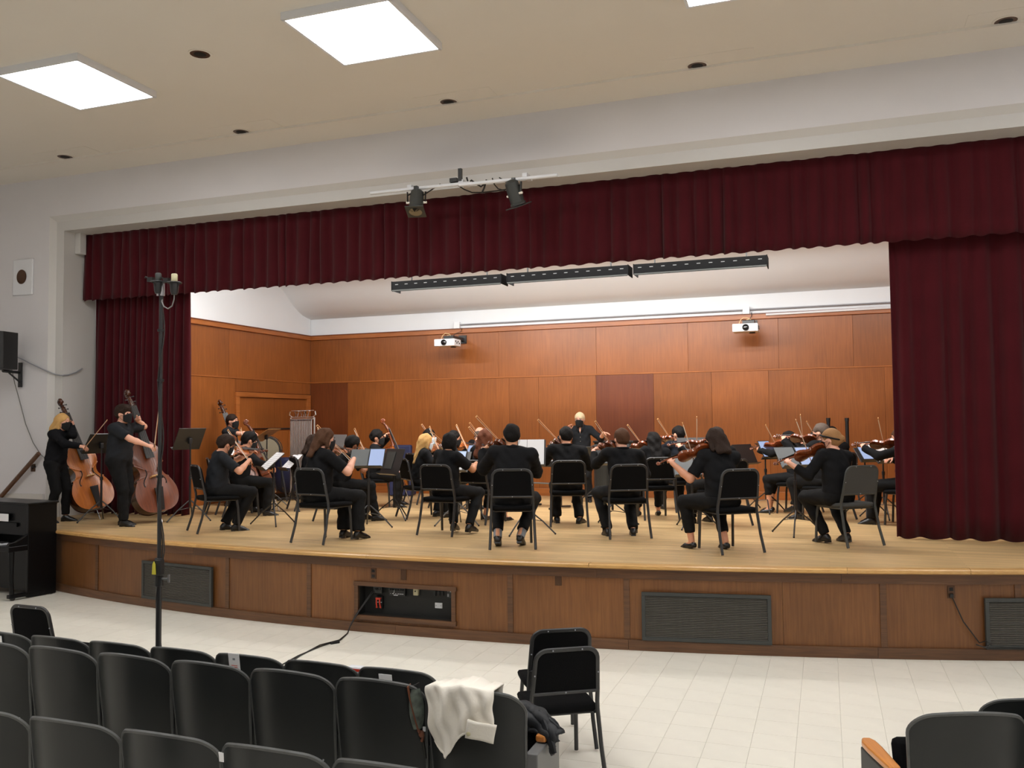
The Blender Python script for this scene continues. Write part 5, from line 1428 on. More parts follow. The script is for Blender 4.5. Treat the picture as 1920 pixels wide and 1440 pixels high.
violinist('woman with brown half-up hair in black T-shirt, seen from behind at left', M, dict(s=1.06, fem=True, girth=1.12, hair='half', haircol='brown', sleeve=.40, hx=-.11, twist=-.35, hairlen=.15, lean=.08, flare=.022,
          kneeR=(.17, .40, .50), kneeL=(-.06, .42, .50), footR=(.22, .31, .10), footL=(-.02, .33, .10), hy_=-.1, hp=.2), 'woman with a brown half ponytail', az=10, phi=40, vs=1.1)
M = seat_M(640, 979, 52, False); chair_at(M, 'black chair under the player with tousled black hair')
violinist('player with tousled black hair bent towards the grey folio stand', M, dict(s=.94, hair='thick', haircol='black', skin='deep', sleeve=.42, lean=.26, hp=.35, sock=False, footR=(.14, .46, .085), footL=(-.10, .40, .085)), 'tousle haired player', az=20, vs=1.1)
M = seat_M(706, 950, 28, False); chair_at(M, 'black chair under the bearded cellist')
cellist('curly haired cellist with a dark beard behind the tablet stand', M, dict(s=.98, hair='curly', haircol='black', skin='mid', sleeve=1.0, lean=.02, hy_=-.25), 'curly haired cellist')
# violins in the middle
M = seat_M(752, 973, 45, True); chair_at(M, 'black chair under the blonde violinist')
violinist('violinist with long blonde hair and pale mask seated left of centre', M, dict(s=.93, fem=True, hair='half', haircol='blonde', brow='dirty', skin='fair', sleeve=.38, mask='white', hairlen=.30, lean=.08,
          footR=(.16, .30, .085), footL=(-.05, .24, .085)), 'blonde violinist', az=18, head=5)
M = seat_M(814, 1007, 84, True); chair_at(M, 'black chair under the player with a dark bowl cut')
violinist('player with a dark bowl cut and bare right arm, seen from behind', M, dict(s=.96, fem=True, hair='bob', haircol='black', skin='tan', sleeve=.36, twist=-.18, headsize=.96, footR=(.27, .07, .12), footL=(.02, .12, .12), kneeR=(.26, .38, .49)), 'player with a dark bowl cut', az=32, head=5, phi=40, lt=.30)
M = seat_M(800, 944, 55, False); chair_at(M, 'black chair hidden behind the blonde violinist')
violinist('player in pale blue mask half hidden behind the dark bowl cut', M, dict(s=1.0, hair='short', haircol='black', mask='white', sleeve=1.0, hy_=-.4), 'player in the pale mask', az=40, vox=.015)
M = seat_M(846, 955, 35, False); chair_at(M, 'black chair under the dark haired woman facing right')
violinist('woman with black hair and black mask facing right, beyond the bowl cut', M, dict(s=.97, fem=True, hair='long', haircol='black', skin='mid', sleeve=1.0, hy_=-.15, hairlen=.14), 'dark haired woman facing right', az=30, vox=.015)
M = seat_M(897, 941, 62, False); chair_at(M, 'black chair under the balding player')
violinist('balding player behind the woman with wavy auburn hair', M, dict(s=1.04, hair='bald', haircol='grey', skin='fair', sleeve=1.0, hy_=.3), 'balding player', az=40, vox=.015)
M = seat_M(882, 985, 76, True); chair_at(M, 'black chair under the woman with wavy auburn hair')
violinist('woman with long wavy auburn hair, seen from behind', M, dict(s=1.0, fem=True, hair='long', haircol='auburn', sleeve=1.0, hairlen=.20, headsize=1.08, trouser=.8, flats=True, footR=(.10, .35, .085), footL=(-.2, .3, .085)), 'auburn haired woman', az=45, lt=.30)
M = seat_M(961.5, 1033, 109, True); chair_at(M, 'black chair in the middle of the front row under the man in a blazer')
violinist('tall man in black blazer with grey socks, from behind in the front row', M, dict(s=1.10, hair='short', haircol='black', skin='tan', sleeve=.98, shirt='black', collar=True, sock=True, loose=.006, hp=.15,
          footR=(.08, .02, .12), footL=(-.17, -.02, .12), kneeR=(.24, .38, .50), kneeL=(-.17, .40, .50), trouser=.86, toeR=(.25, 1, -.45), toeL=(.05, 1, -.45)), 'man in a blazer', az=30, el=-4, phi=44, lt=.42, head=6)
M = seat_M(1068, 990, 110, True); chair_at(M, 'black chair in front of the conductor')
violinist('black haired man in dark shirt seated in front of the conductor', M, dict(s=1.04, hair='short', haircol='black', skin='mid', sleeve=.98, collar=True, footR=(.17, .16, .085), footL=(-.13, .27, .085), toeR=(.6, 1, -.1), broad=1.05), 'black haired man before the conductor', az=16, lt=.42, head=10, phi=46)
M = seat_M(1183, 1012.7, 116, True); chair_at(M, 'black chair under the brown haired man right of the conductor')
violinist('brown haired man in black shirt seen from behind, right of the conductor', M, dict(s=1.0, hair='short', haircol='brown', skin='fair', sleeve=.9, collar=True, broad=1.06, footR=(.13, .08, .085), footL=(-.18, .10, .085), kneeL=(-.24, .36, .5), hp=.1), 'brown haired man', az=19, el=-4, phi=54, lt=.34, head=12)
M = seat_M(1242, 977, 116, True); chair_at(M, 'black chair under the woman with long straight black hair')
violinist('woman with long straight black hair, seen from behind', M, dict(s=.92, fem=True, hair='long', haircol='black', skin='mid', sleeve=1.0, hairlen=.22, flats=True, trouser=.9), 'straight black haired woman', az=26, head=20)
M = seat_M(1279, 958, 124, False); chair_at(M, 'black chair under the man in dark navy')
violinist('black haired man in dark navy seated near the back wall', M, dict(s=1.02, hair='short', haircol='black', skin='mid', sleeve=1.0, shirt='navy', hy_=.5), 'man in dark navy', az=14, el=2)
# right side
M = seat_M(1395, 1041, 127, True); chair_at(M, 'black chair nearest the stage edge under the woman with brown shoulder-length hair')
violinist('woman with dark shoulder-length hair, T-shirt and bare ankles in the front row', M, dict(s=1.02, fem=True, hair='long', haircol='dark', skin='mid', sleeve=.40, hairlen=.08, twist=-.05, flats=True, trouser=.80, lean=.10, hx=-.06,
          kneeL=(-.30, .34, .50), footL=(-.26, .28, .085), kneeR=(.10, .38, .5), footR=(.06, .12, .085)), 'woman with bare ankles', az=64, el=-17, phi=60, lt=.34, head=25)
M = seat_M(1352, 985, 138, False); chair_at(M, 'black chair hidden behind the woman with bare ankles')
violinist('player almost hidden behind the woman with bare ankles', M, dict(s=1.0, hair='short', haircol='dark', sleeve=1.0), 'hidden player', az=55, el=-2, phi=60, vox=.015)
M = seat_M(1493, 963, 165, False); chair_at(M, 'black chair under the woman in cropped trousers')
violinist('woman with a black fringe and cropped trousers facing left', M, dict(s=.91, fem=True, hair='long', haircol='black', skin='mid', sleeve=1.0, flats=True, lean=.14, trouser=.55, hairlen=.10, footR=(.12, .42, .085), footL=(-.12, .36, .085)), 'woman in cropped trousers', az=-5, phi=48, head=0)
M = seat_M(1547, 975, 150, False); chair_at(M, 'black chair under the broad man with greying hair')
violinist('broad man with greying hair and black mask facing left', M, dict(s=1.03, girth=1.12, hair='short', haircol='grey', skin='fair', sleeve=1.0, hy_=.25, hp=.0, kneeR=(.18, .40, .5), footR=(.05, .50, .16), footL=(-.14, .30, .085)), 'broad man with greying hair', az=20, el=4, phi=52)
M = seat_M(1625, 1027.5, 131, True); chair_at(M, 'worn grey-black chair at the right under the woman with a bun', frame={'black_upholstery': M_GREYFAB, 'chair_frame_metal': M_DGREY})
violinist('woman with a blonde bun and black headband, seen from behind at right', M, dict(s=.98, fem=True, hair='bun', haircol='dirty', skin='fair', sleeve=.82, hx=-.10, twist=.05, band=True, kneeL=(-.22, .36, .5), footL=(-.12, .16, .10), footR=(.12, .10, .10), hp=.12, hy_=.5), 'woman with a bun', az=52, el=-19, phi=55, lt=.42, head=30)
M = seat_M(1566, 953, 120, False); chair_at(M, 'black chair hidden between the broad man and the woman with a bun')
violinist('dark haired player in pale mask hidden between the broad man and the bun', M, dict(s=.97, hair='short', haircol='black', mask='white', sleeve=1.0, hy_=.9), 'player hidden behind the bun', az=30, vox=.015)
M = seat_M(1700, 985, 163, False); chair_at(M, 'black chair mostly behind the right curtain')
violinist('player in dark clothes half hidden by the right curtain', M, dict(s=.95, hair='short', haircol='brown', skin='fair', sleeve=1.0, mask='white', footR=(.12, .44, .085), footL=(-.12, .40, .085)), 'player by the right curtain', az=2, el=-2, phi=55)

# conductor
p = at(1092, 941); hd = rad(-82); M = pose(p, hd); Mi = M.inverted()
def loc(px, py, y): return Mi @ aty(px, py, y)
B = Body(dict(s=.905, seated=False, hair='short', haircol='white', brow='grey', skin='fair', sleeve=.70, shirt='charcoal', buttons=True, collar=True, glasses=True, lean=.05, hy_=-.12, hp=.12, girth=.97, footR=(.12, .02, .085), footL=(-.12, -.02, .085), side=.03))
person('person', 'white haired conductor in black shirt and mask with both arms raised', M, B,
       {'R': (loc(1067, 806, p.y-.22), (1, .1, -.9), (-.10, .15, 1), (-.5, .7, 0), .8), 'L': (loc(1131, 811, p.y-.18), (-.6, -.4, -1), (-1, .25, -.12), (0, -.1, -1), .25)})

# double bass players
def bass(label, px0, py0, y0, px1, py1, y1, nrm, top, hl=.26):
    a, b = aty(px0, py0, y0), aty(px1, py1, y1); d = (b-a).normalized(); n = V3(nrm).normalized(); n = (n-d*n.dot(d)).normalized()
    W = basis(a, d.cross(n), d, n)
    sc = (b-a).length/(1.06+.46+.26)
    t = make_strings('double_bass', label, 'double bass', W @ Matrix.Scale(sc, 4), 'double basses', 1.06, .60, .19, .045, .46, .26, top, M_BASSR, HALFB, 'bass')
    return a, d, n, d.cross(n), sc
def bassist(label, px, py, hd, sp, lh, rh, bassargs, blabel, top, bow=None, who=''):
    p = at(px, py); M = pose(p, rad(hd)); Mi = M.inverted(); M3 = Mi.to_3x3()
    a, d, n, sv, sc = bass(blabel, *bassargs, top)
    B = Body(dict(sp, seated=False))
    hl, hr = Mi @ lh, Mi @ rh
    dl, nl, sl = M3 @ d, M3 @ n, M3 @ sv
    hands = {'L': (hl-nl*.01-V3((0, .045, 0)), (-.25, -.5, -1), V3((.25, .9, .25)), V3((.7, .3, -.1)), .85), 'R': (hr-V3((0, .075, -.01)), (.5, -.6, -.8), V3((-.2, .9, -.35)), V3((-.55, .1, -.75)), .7)}
    person('person', label, M, B, hands, 'double bass players')
    if bow: bow_copy(ypose(bow[0], bow[1]-bow[0], n), 'bow in the hand of the '+who)
yb1 = 10.02
bassist('blonde woman in black standing with an orange double bass at far left', 106, 979, 14, dict(s=.93, fem=True, hair='long', haircol='blonde', brow='dirty', skin='fair', sleeve=.98, shirt='soft', lean=.13, hairlen=.10, hp=.1, hy_=-.12, footR=(.10, -.05, .085), footL=(-.12, .06, .085), trouser=.97),
        aty(138, 794, 9.98), aty(161, 838, 9.80), (181, 955, 10.28, 108, 752, 10.22, (.93, -.36, .12)), 'orange-brown double bass leaning on the blonde woman at far left', M_BASSO,
        (aty(157, 842, 9.80), aty(203, 785, 9.62)), 'blonde bass player')
bassist('stocky man in black polo standing with a brown double bass', 226, 986, 12, dict(s=.985, girth=1.16, hair='thick', haircol='dark', skin='fair', sleeve=.40, shirt='charcoal', lean=.05, hp=.0, hy_=-.08, footR=(.08, .10, .085), footL=(-.10, -.03, .085)),
        aty(262, 786, 9.95), aty(291, 839, 9.72), (299, 961, 10.22, 233, 735, 10.18, (.93, -.38, .12)), 'dark brown double bass beside the stocky man', M_BASSD,
        (aty(289, 842, 9.72), aty(296, 785, 9.62)), 'stocky bass player')
ys3 = at(437, 948).y
bassist('dark haired bass player in black mask standing behind the cellist', 432, 948, 14, dict(s=.925, hair='short', haircol='dark', skin='fair', sleeve=.42, shirt='charcoal', lean=.05, hy_=-.15),
        aty(432, 822, ys3), aty(484, 813, ys3-.1), (472, 937, ys3+.22, 409, 753, ys3+.20, (.8, -.6, .12)), 'double bass with a dark scroll behind the third bass player', M_BASSD)

# ------------------------------------------------------------------ music stands
def stand(fx, fy, dx, dy, hd, label, tilt=32, **kw):
    p = at(fx, fy); z = aty(dx, dy, p.y).z-SZ
    M = pose(p, rad(hd))
    t, R = make_stand(M, label, z, tilt, **kw)
    return M, R
M, R = stand(187, 977, 187, 832, -13, 'black music stand with its back to us beside the orange bass', tilt=38, dw=.46, dh=.36)
on_desk(M, R, .06, .03, .22, .30, 'sheet_music', M_MUSIC, 'white sheet peeping over the stand beside the orange bass', 'sheet music')
M, R = stand(354, 976, 354, 823, -18, 'black music stand with an empty desk in front of the left curtain edge', tilt=30, dw=.44, dh=.36)
M, R = stand(509, 984, 516, 866, 47, 'black music stand holding two bright white sheets at left', tilt=48, dw=.46, dh=.34)
on_desk(M, R, -.118, .01, .225, .33, 'sheet_music', M_MUSIC, 'left white sheet on the stand before the black haired cellist', 'sheet music')
on_desk(M, R, .118, .01, .225, .33, 'sheet_music', M_MUSIC, 'right white sheet on the stand before the black haired cellist', 'sheet music')
M, R = stand(546, 957, 546, 868, 58, 'thin black music stand with narrow white sheets under the chimes', tilt=46, dw=.34, dh=.34, solid=False)
on_desk(M, R, -.08, .01, .16, .32, 'sheet_music', M_MUSIC, 'left narrow white sheet on the stand under the chimes', 'sheet music')
on_desk(M, R, .085, .03, .15, .30, 'sheet_music', M_MUSIC, 'right narrow white sheet on the stand under the chimes', 'sheet music')
M, R = stand(690, 989, 688, 860, 100, 'black music stand carrying a grey folio and tablet at left of centre', tilt=28, dw=.46, dh=.28)
on_desk(M, R, -.115, .01, .25, .25, 'folio', M_PAPERG, 'open grey folio cover left of the lit tablet, left of centre', 'folio')
on_desk(M, R, .125, .01, .22, .27, 'tablet', M_SCREEN, 'lit tablet in a grey folio on the stand left of centre', 'tablet', 'tablets on music stands', th=.008)
M, R = stand(736, 974, 741, 866, 62, 'black music stand with dark tablet in front of the curly haired cellist', tilt=20, dw=.46, dh=.40)
on_desk(M, R, -.06, .02, .2, .26, 'folder', M_DGREY, 'dark grey folder on the stand before the curly haired cellist', 'folder')
M, R = stand(497, 950, 508, 816, 10, 'music stand with a tan wooden desk in front of the third bass player', tilt=58, dw=.50, dh=.40, deskm=M_TANW)
M, R = stand(857, 985, 860, 866, 84, 'music stand with two glowing tablets before the bowl cut player', tilt=26, dw=.40, dh=.30, mt=M_GREYM)
on_desk(M, R, .02, .065, .24, .19, 'tablet', M_SCREENW, 'upper glowing tablet before the bowl cut player', 'tablet', 'tablets on music stands', th=.008)
on_desk(M, R, .0, -.10, .22, .12, 'sheet_music', M_PAPER, 'white page below the glowing tablet before the bowl cut player', 'sheet music')
M, R = stand(884, 975, 884, 853, 62, 'thin grey music stand behind the auburn haired woman', tilt=26, dw=.28, dh=.26, solid=False, mt=M_GREYM)
on_desk(M, R, .0, .02, .2, .26, 'tablet', M_SCREEN, 'slim tablet seen edge-on left of the auburn haired woman', 'tablet', 'tablets on music stands', th=.010)
M, R = stand(990, 1002, 986, 850, 104, 'black music stand with broad white sheets right of the man in a blazer', tilt=24, dw=.46, dh=.36)
on_desk(M, R, -.11, -.0, .21, .36, 'sheet_music', M_PAPER, 'left broad white sheet beside the man in a blazer', 'sheet music')
on_desk(M, R, .105, -.0, .21, .36, 'sheet_music', M_PAPER, 'right broad white sheet beside the man in a blazer', 'sheet music')
M, R = stand(1150, 985, 1140, 853, 115, 'music stand with a grey folio left of the brown haired man', tilt=26, dw=.48, dh=.30)
on_desk(M, R, .0, .01, .30, .30, 'folio', M_PAPERG, 'grey folio on the stand left of the brown haired man', 'folio')
M, R = stand(1117, 950, 1117, 854, -82, "black music stand at the conductor's left hand", tilt=30, dw=.50, dh=.34)
M, R = stand(1306, 962, 1305, 838, 124, 'black music stand in front of the man in dark navy', tilt=22, dw=.56, dh=.30)
on_desk(M, R, -.02, .0, .24, .22, 'folder', M_GREYM, 'grey folder on the stand of the man in dark navy', 'folder')
M, R = stand(1300, 990, 1284, 876, 112, 'low music stand with a folio and tablet before the woman with bare ankles', tilt=30, dw=.50, dh=.28)
on_desk(M, R, -.11, .01, .26, .28, 'folio', M_PAPERG, 'grey folio cover before the woman with bare ankles', 'folio')
on_desk(M, R, .13, .0, .20, .26, 'tablet', M_SCREENW, 'glowing tablet before the woman with bare ankles', 'tablet', 'tablets on music stands', th=.008)
M, R = stand(1399, 955, 1400, 852, 148, 'black music stand right of the woman with bare ankles', tilt=24, dw=.48, dh=.34)
M, R = stand(1440, 961, 1437, 846, 138, 'thin black music stand with one blue tablet', tilt=30, dw=.34, dh=.26, solid=False)
on_desk(M, R, .0, .02, .23, .30, 'tablet', M_SCREEN, 'blue lit tablet on the thin stand left of the fringe haired woman', 'tablet', 'tablets on music stands', th=.008)
M, R = stand(1496, 1003, 1477, 859, 124, 'black music stand with a grey folio and blue tablet before the woman with a bun', tilt=38, dw=.48, dh=.30)
on_desk(M, R, -.12, .01, .25, .29, 'folio', M_PAPERG, 'grey folio cover left of the blue tablet before the woman with a bun', 'folio')
on_desk(M, R, .125, .01, .21, .29, 'tablet', M_SCREEN, 'blue lit tablet before the woman with a bun', 'tablet', 'tablets on music stands', th=.008)
M, R = stand(1627, 968, 1622, 853, 126, 'black music stand with a blue tablet right of the bun', tilt=40, dw=.30, dh=.26)
on_desk(M, R, .0, .01, .19, .26, 'tablet', M_SCREEN, 'blue lit tablet right of the woman with a bun', 'tablet', 'tablets on music stands', th=.008)
M, R = stand(1662, 972, 1660, 850, 134, 'black music stand with printed music by the right curtain', tilt=42, dw=.50, dh=.36)
on_desk(M, R, -.06, .03, .30, .36, 'sheet_music', M_MUSIC, 'printed white sheet by the right curtain', 'sheet music')
M, R = stand(630, 950, 628, 834, 60, 'grey music stand with a folded grey cover behind the brown half ponytail', tilt=18, dw=.54, dh=.36, deskm=M_GREYM)

# ------------------------------------------------------------------ percussion and the rest of the stage
# chimes
p = at(567, 940); t = thing('tubular_bells', 'rack of silver tubular bells in the rear left corner', 'tubular bells', pose(p, rad(72)))
W_ = .62; zt_ = aty(566, 788, p.y).z-SZ; zb_ = aty(566, 856, p.y).z-SZ
mb = MB(); mb.box((0, 0, zt_+.02), (W_+.04, .05, .022)); mb.box((0, 0, zt_+.055), (W_+.02, .025, .02)); mb.build('top_rail', M_SILVER, t, smooth=False, bevel=.005)
MB().tube([(-W_/2, 0, zt_+.175), (W_/2, 0, zt_+.175)], .008, 6).build('upper_rail', M_SILVER, t)
for s in (-1, 1):
    MB().tube([(s*(W_/2+.02), 0, .05), (s*(W_/2+.02), 0, zt_+.05)], .017, 8).build('post', M_SILVER, t)
    MB().tube([(s*(W_/2-.02), 0, zt_+.06), (s*(W_/2+.06), 0, zt_+.10), (s*(W_/2+.04), 0, zt_+.16)], .010, 6).build('corner_bracket', M_SILVER, t)
    MB().box((s*(W_/2+.02), 0, .04), (.05, .6, .05)).build('foot', M_BLACKM, t, smooth=False, bevel=.006)
MB().box((0, .05, .55), (W_, .03, .05)).build('lower_rail', M_SILVER, t, smooth=False)
n = 13
for r_, yy_, zz_ in ((0, -.03, 0),):
    for k in range(n if r_ == 0 else 9):
        L_ = (1.28-.045*k if r_ == 0 else 1.15-.05*k); x = -W_/2+.03+k*(W_-.06)/(n-1)+(.022 if r_ else 0)
        tt = MB().tube([(x, yy_, zt_-.01+zz_-L_*.86), (x, yy_, zt_-.01+zz_)], .0155, 10).build('chime_tube', M_SILVER, t)
        MB().tube([(x, yy_, zt_-.012+zz_), (x, yy_, zt_+.012+zz_)], .019, 8).build('cap', M_CHROME, tt)
for k, x in enumerate((-.18, -.13, -.02, .04, .09, .16)):
    MB().tube([(x-.02, 0, zt_+.06), (x+.01, -.01, zt_+.105), (x+(.035 if k % 2 else -.03), -.01, zt_+.15), (x+(.0 if k % 2 else .01), -.01, zt_+.17)], .008, 6).build('hook', M_CHROME, t)
# bass drum
p = at(502, 940); hh = aty(501, 843, p.y).z-SZ; t = thing('bass_drum', 'bass drum with a tan head standing behind the wooden music stand', 'drum', pose(p, rad(-60)))
r_ = (aty(500, 819, p.y)-aty(500, 867, p.y)).length/2
Mx = Matrix.Translation((0, 0, hh)) @ Matrix.Rotation(-PI/2, 4, 'X')
MB().lathe([(r_, -.20), (r_, .20), (r_-.012, .20), (r_-.012, -.20)], 32, Mx).build('shell', M_TANW, t)
for s in (-1, 1):
    MB().lathe([(.001, s*.215), (r_-.02, s*.212), (r_-.012, s*.205), (r_-.012, s*.20), (.001, s*.20)], 32, Mx).build('drum_head', M_DRUMH, t)
    MB().lathe([(r_+.012, s*.17), (r_+.012, s*.22), (r_-.012, s*.222), (r_-.012, s*.17)], 32, Mx).build('hoop', M_BLACKM, t)
    MB().tube([(-.36*s, -.25, .01), (-.26*s, 0, .25), (-.22*s, 0, hh-.8*r_), (-.36*s, .25, .01)], .015, 6).build('stand_frame', M_BLACKM, t)
for k in range(8):
    a = 2*PI*k/8; q = Mx @ V3((r_*math.cos(a), r_*math.sin(a), 0)); MB().tube([Mx @ V3(((r_+.02)*math.cos(a), (r_+.02)*math.sin(a), z)) for z in (-.19, .19)], .008, 6).build('tension_rod', M_CHROME, t)
# cupboard with black edges behind the drum, against the side wall
a0, a1 = su(466, 803), su(537, 803)
b0_ = V3((XSL, YSL, 0))+sd*((a0[0]+a1[0])/2)+sn*.24; w = a1[0]-a0[0]; zc_ = a0[1]-SZ
t = thing('cupboard', 'wooden percussion cupboard with black edges against the side door', 'cupboard', basis(V3((b0_.x, b0_.y, SZ)), sd, -sn, V3((0, 0, 1))))
MB().box((0, 0, zc_/2+.02), (w-.05, .40, zc_-.06)).build('body', M_PANEL, t, smooth=False)
mb = MB()
for c, s in (((0, -.19, zc_-.02), (w, .05, .03)), ((0, -.19, .05), (w, .05, .08)), ((-w/2+.015, -.19, zc_/2), (.03, .05, zc_)), ((w/2-.015, -.19, zc_/2), (.03, .05, zc_)), ((0, .0, zc_-.008), (w, .40, .016))): mb.box(c, s)
mb.build('black_edging', M_BLACK, t, smooth=False, bevel=.004)
for s in (-1, 1): MB().box((s*w/4, -.212, zc_/2+.02), (w/2-.06, .014, zc_-.16)).build('door', M_PANEL, t, smooth=False, bevel=.003)
# navy covered timpano and percussion bits below the chimes
p = at(540, 935); t = thing('covered_drum', 'drum under a dark navy cover below the chimes', 'drum', p)
MB().lathe([(.001, .78), (.30, .77), (.33, .74), (.34, .60), (.33, .40), (.25, .22), (.12, .12), (.001, .11)], 20).build('navy_cover', M_NAVY, t)
for k in range(3):
    a = k*2*PI/3; MB().tube([(.30*math.cos(a), .30*math.sin(a), .5), (.34*math.cos(a), .34*math.sin(a), .02)], .018, 6).build('leg', M_CHROME, t)
# navy instrument case left of the blonde violinist
p = at(752, 930); t = thing('instrument_case', 'dark blue upholstered chair back left of the blonde violinist', 'case', pose(p, rad(100)))
MB().box((0, 0, .62), (.44, .12, .72)).build('padded_back', M_NAVY, t, bevel=.03); MB().box((0, .12, .16), (.44, .36, .30)).build('base', M_NAVY, t, bevel=.02)
# keyboard on a stand with a small camera on it
p = at(1022, 952); z0 = aty(1022, 869, p.y).z-SZ
t = thing('stage_keyboard', 'black electric keyboard on a stand left of the conductor', 'keyboard', pose(p, rad(70)))
MB().box((0, 0, z0), (.95, .30, .09)).build('keyboard_case', M_BLACK, t, smooth=False, bevel=.008); MB().box((0, .08, z0+.047), (.84, .13, .012)).build('key_row', M_WHITEP, t, smooth=False)
for s in (-1, 1):
    MB().box((s*.30, 0, z0/2), (.045, .06, z0-.08)).build('leg', M_BLACKM, t, smooth=False); MB().tube([(s*.30, -.28, .02), (s*.30, 0, .035), (s*.30, .28, .02)], .018, 6).build('foot', M_BLACKM, t)
MB().cyl((-.30, 0, z0*.55), (.30, 0, z0*.55), .014, 6).build('crossbar', M_GREYM, t)
q = V3((p.x, p.y, SZ+z0+.06)); t = thing('video_camera', 'small black video camera on the keyboard left of the conductor', 'camera', pose(q+V3((.02, 0, .0)), rad(-70)))
MB().box((0, 0, .07), (.10, .20, .11)).build('body', M_BLACK, t, bevel=.01); MB().lathe([(.045, .0), (.048, .06), (.036, .062)], 14, Matrix.Translation((0, .10, .07)) @ Matrix.Rotation(-PI/2, 4, 'X')).build('lens', M_GLASS, t); MB().box((.07, 0, .08), (.03, .12, .08)).build('side_screen', M_BLACKM, t, bevel=.004, smooth=False)
# dark grey cabinet behind the conductor
c0 = aty(1118, 828, YB-.35); c1 = aty(1190, 828, YB-.35); t = thing('equipment_cabinet', 'dark grey cabinet against the back wall right of the conductor', 'cabinet', ((c0.x+c1.x)/2, YB-.30, SZ))
w = c1.x-c0.x; h = c0.z-SZ
MB().box((0, 0, h/2+.03), (w, .42, h-.06)).build('body', M_DGREY, t, smooth=False, bevel=.01); MB().box((0, -.01, h), (w+.03, .46, .03)).build('top', M_BLACKM, t, smooth=False, bevel=.006)
for k in range(3): MB().box((-w/2+w*(k+.5)/3, -.215, h/2+.02), (w/3-.02, .014, h-.16)).build('door', M_DGREY, t, smooth=False, bevel=.003)
MB().box((0, -.0, .03), (w-.04, .38, .06)).build('plinth', M_BLACK, t, smooth=False)
# two black posts behind the broad man
for px, lab in ((1557, 'black speaker pole rising behind the broad man, left of a pair'), (1592, 'black speaker pole rising behind the bun, right of a pair')):
    p = aty(px, 935, YB-.6); p.z = SZ; top = aty(px, 787, YB-.6).z-SZ
    t = thing('speaker_pole', lab, 'pole', p, 'black speaker poles')
    MB().cyl((0, 0, .02), (0, 0, top-.22), .024, 10).build('lower_tube', M_BLACKM, t); MB().cyl((0, 0, top-.45), (0, 0, top), .030, 10).build('upper_tube', M_BLACK, t); MB().cyl((0, 0, top-.02), (0, 0, top+.03), .036, 10).build('cap', M_BLACKM, t)
    MB().lathe([(.24, 0), (.24, .02), (.04, .035), (.001, .035)], 18).build('round_base', M_BLACKM, t)
# outlet on the side wall
a = su(373, 893); q = V3((XSL, YSL, 0))+sd*a[0]+sn*.012; t = thing('outlet_plate', 'pale socket plate low on the side wall behind the left chairs', 'outlet', basis(V3((q.x, q.y, a[1])), sd, -sn, V3((0, 0, 1))))
MB().box((0, 0, 0), (.075, .014, .115)).build('plate', M_WHITEP, t, smooth=False, bevel=.003)
for s in (-1, 1): MB().box((0, -.008, s*.026), (.034, .006, .028)).build('socket', M_DARKHOLE, t, smooth=False)
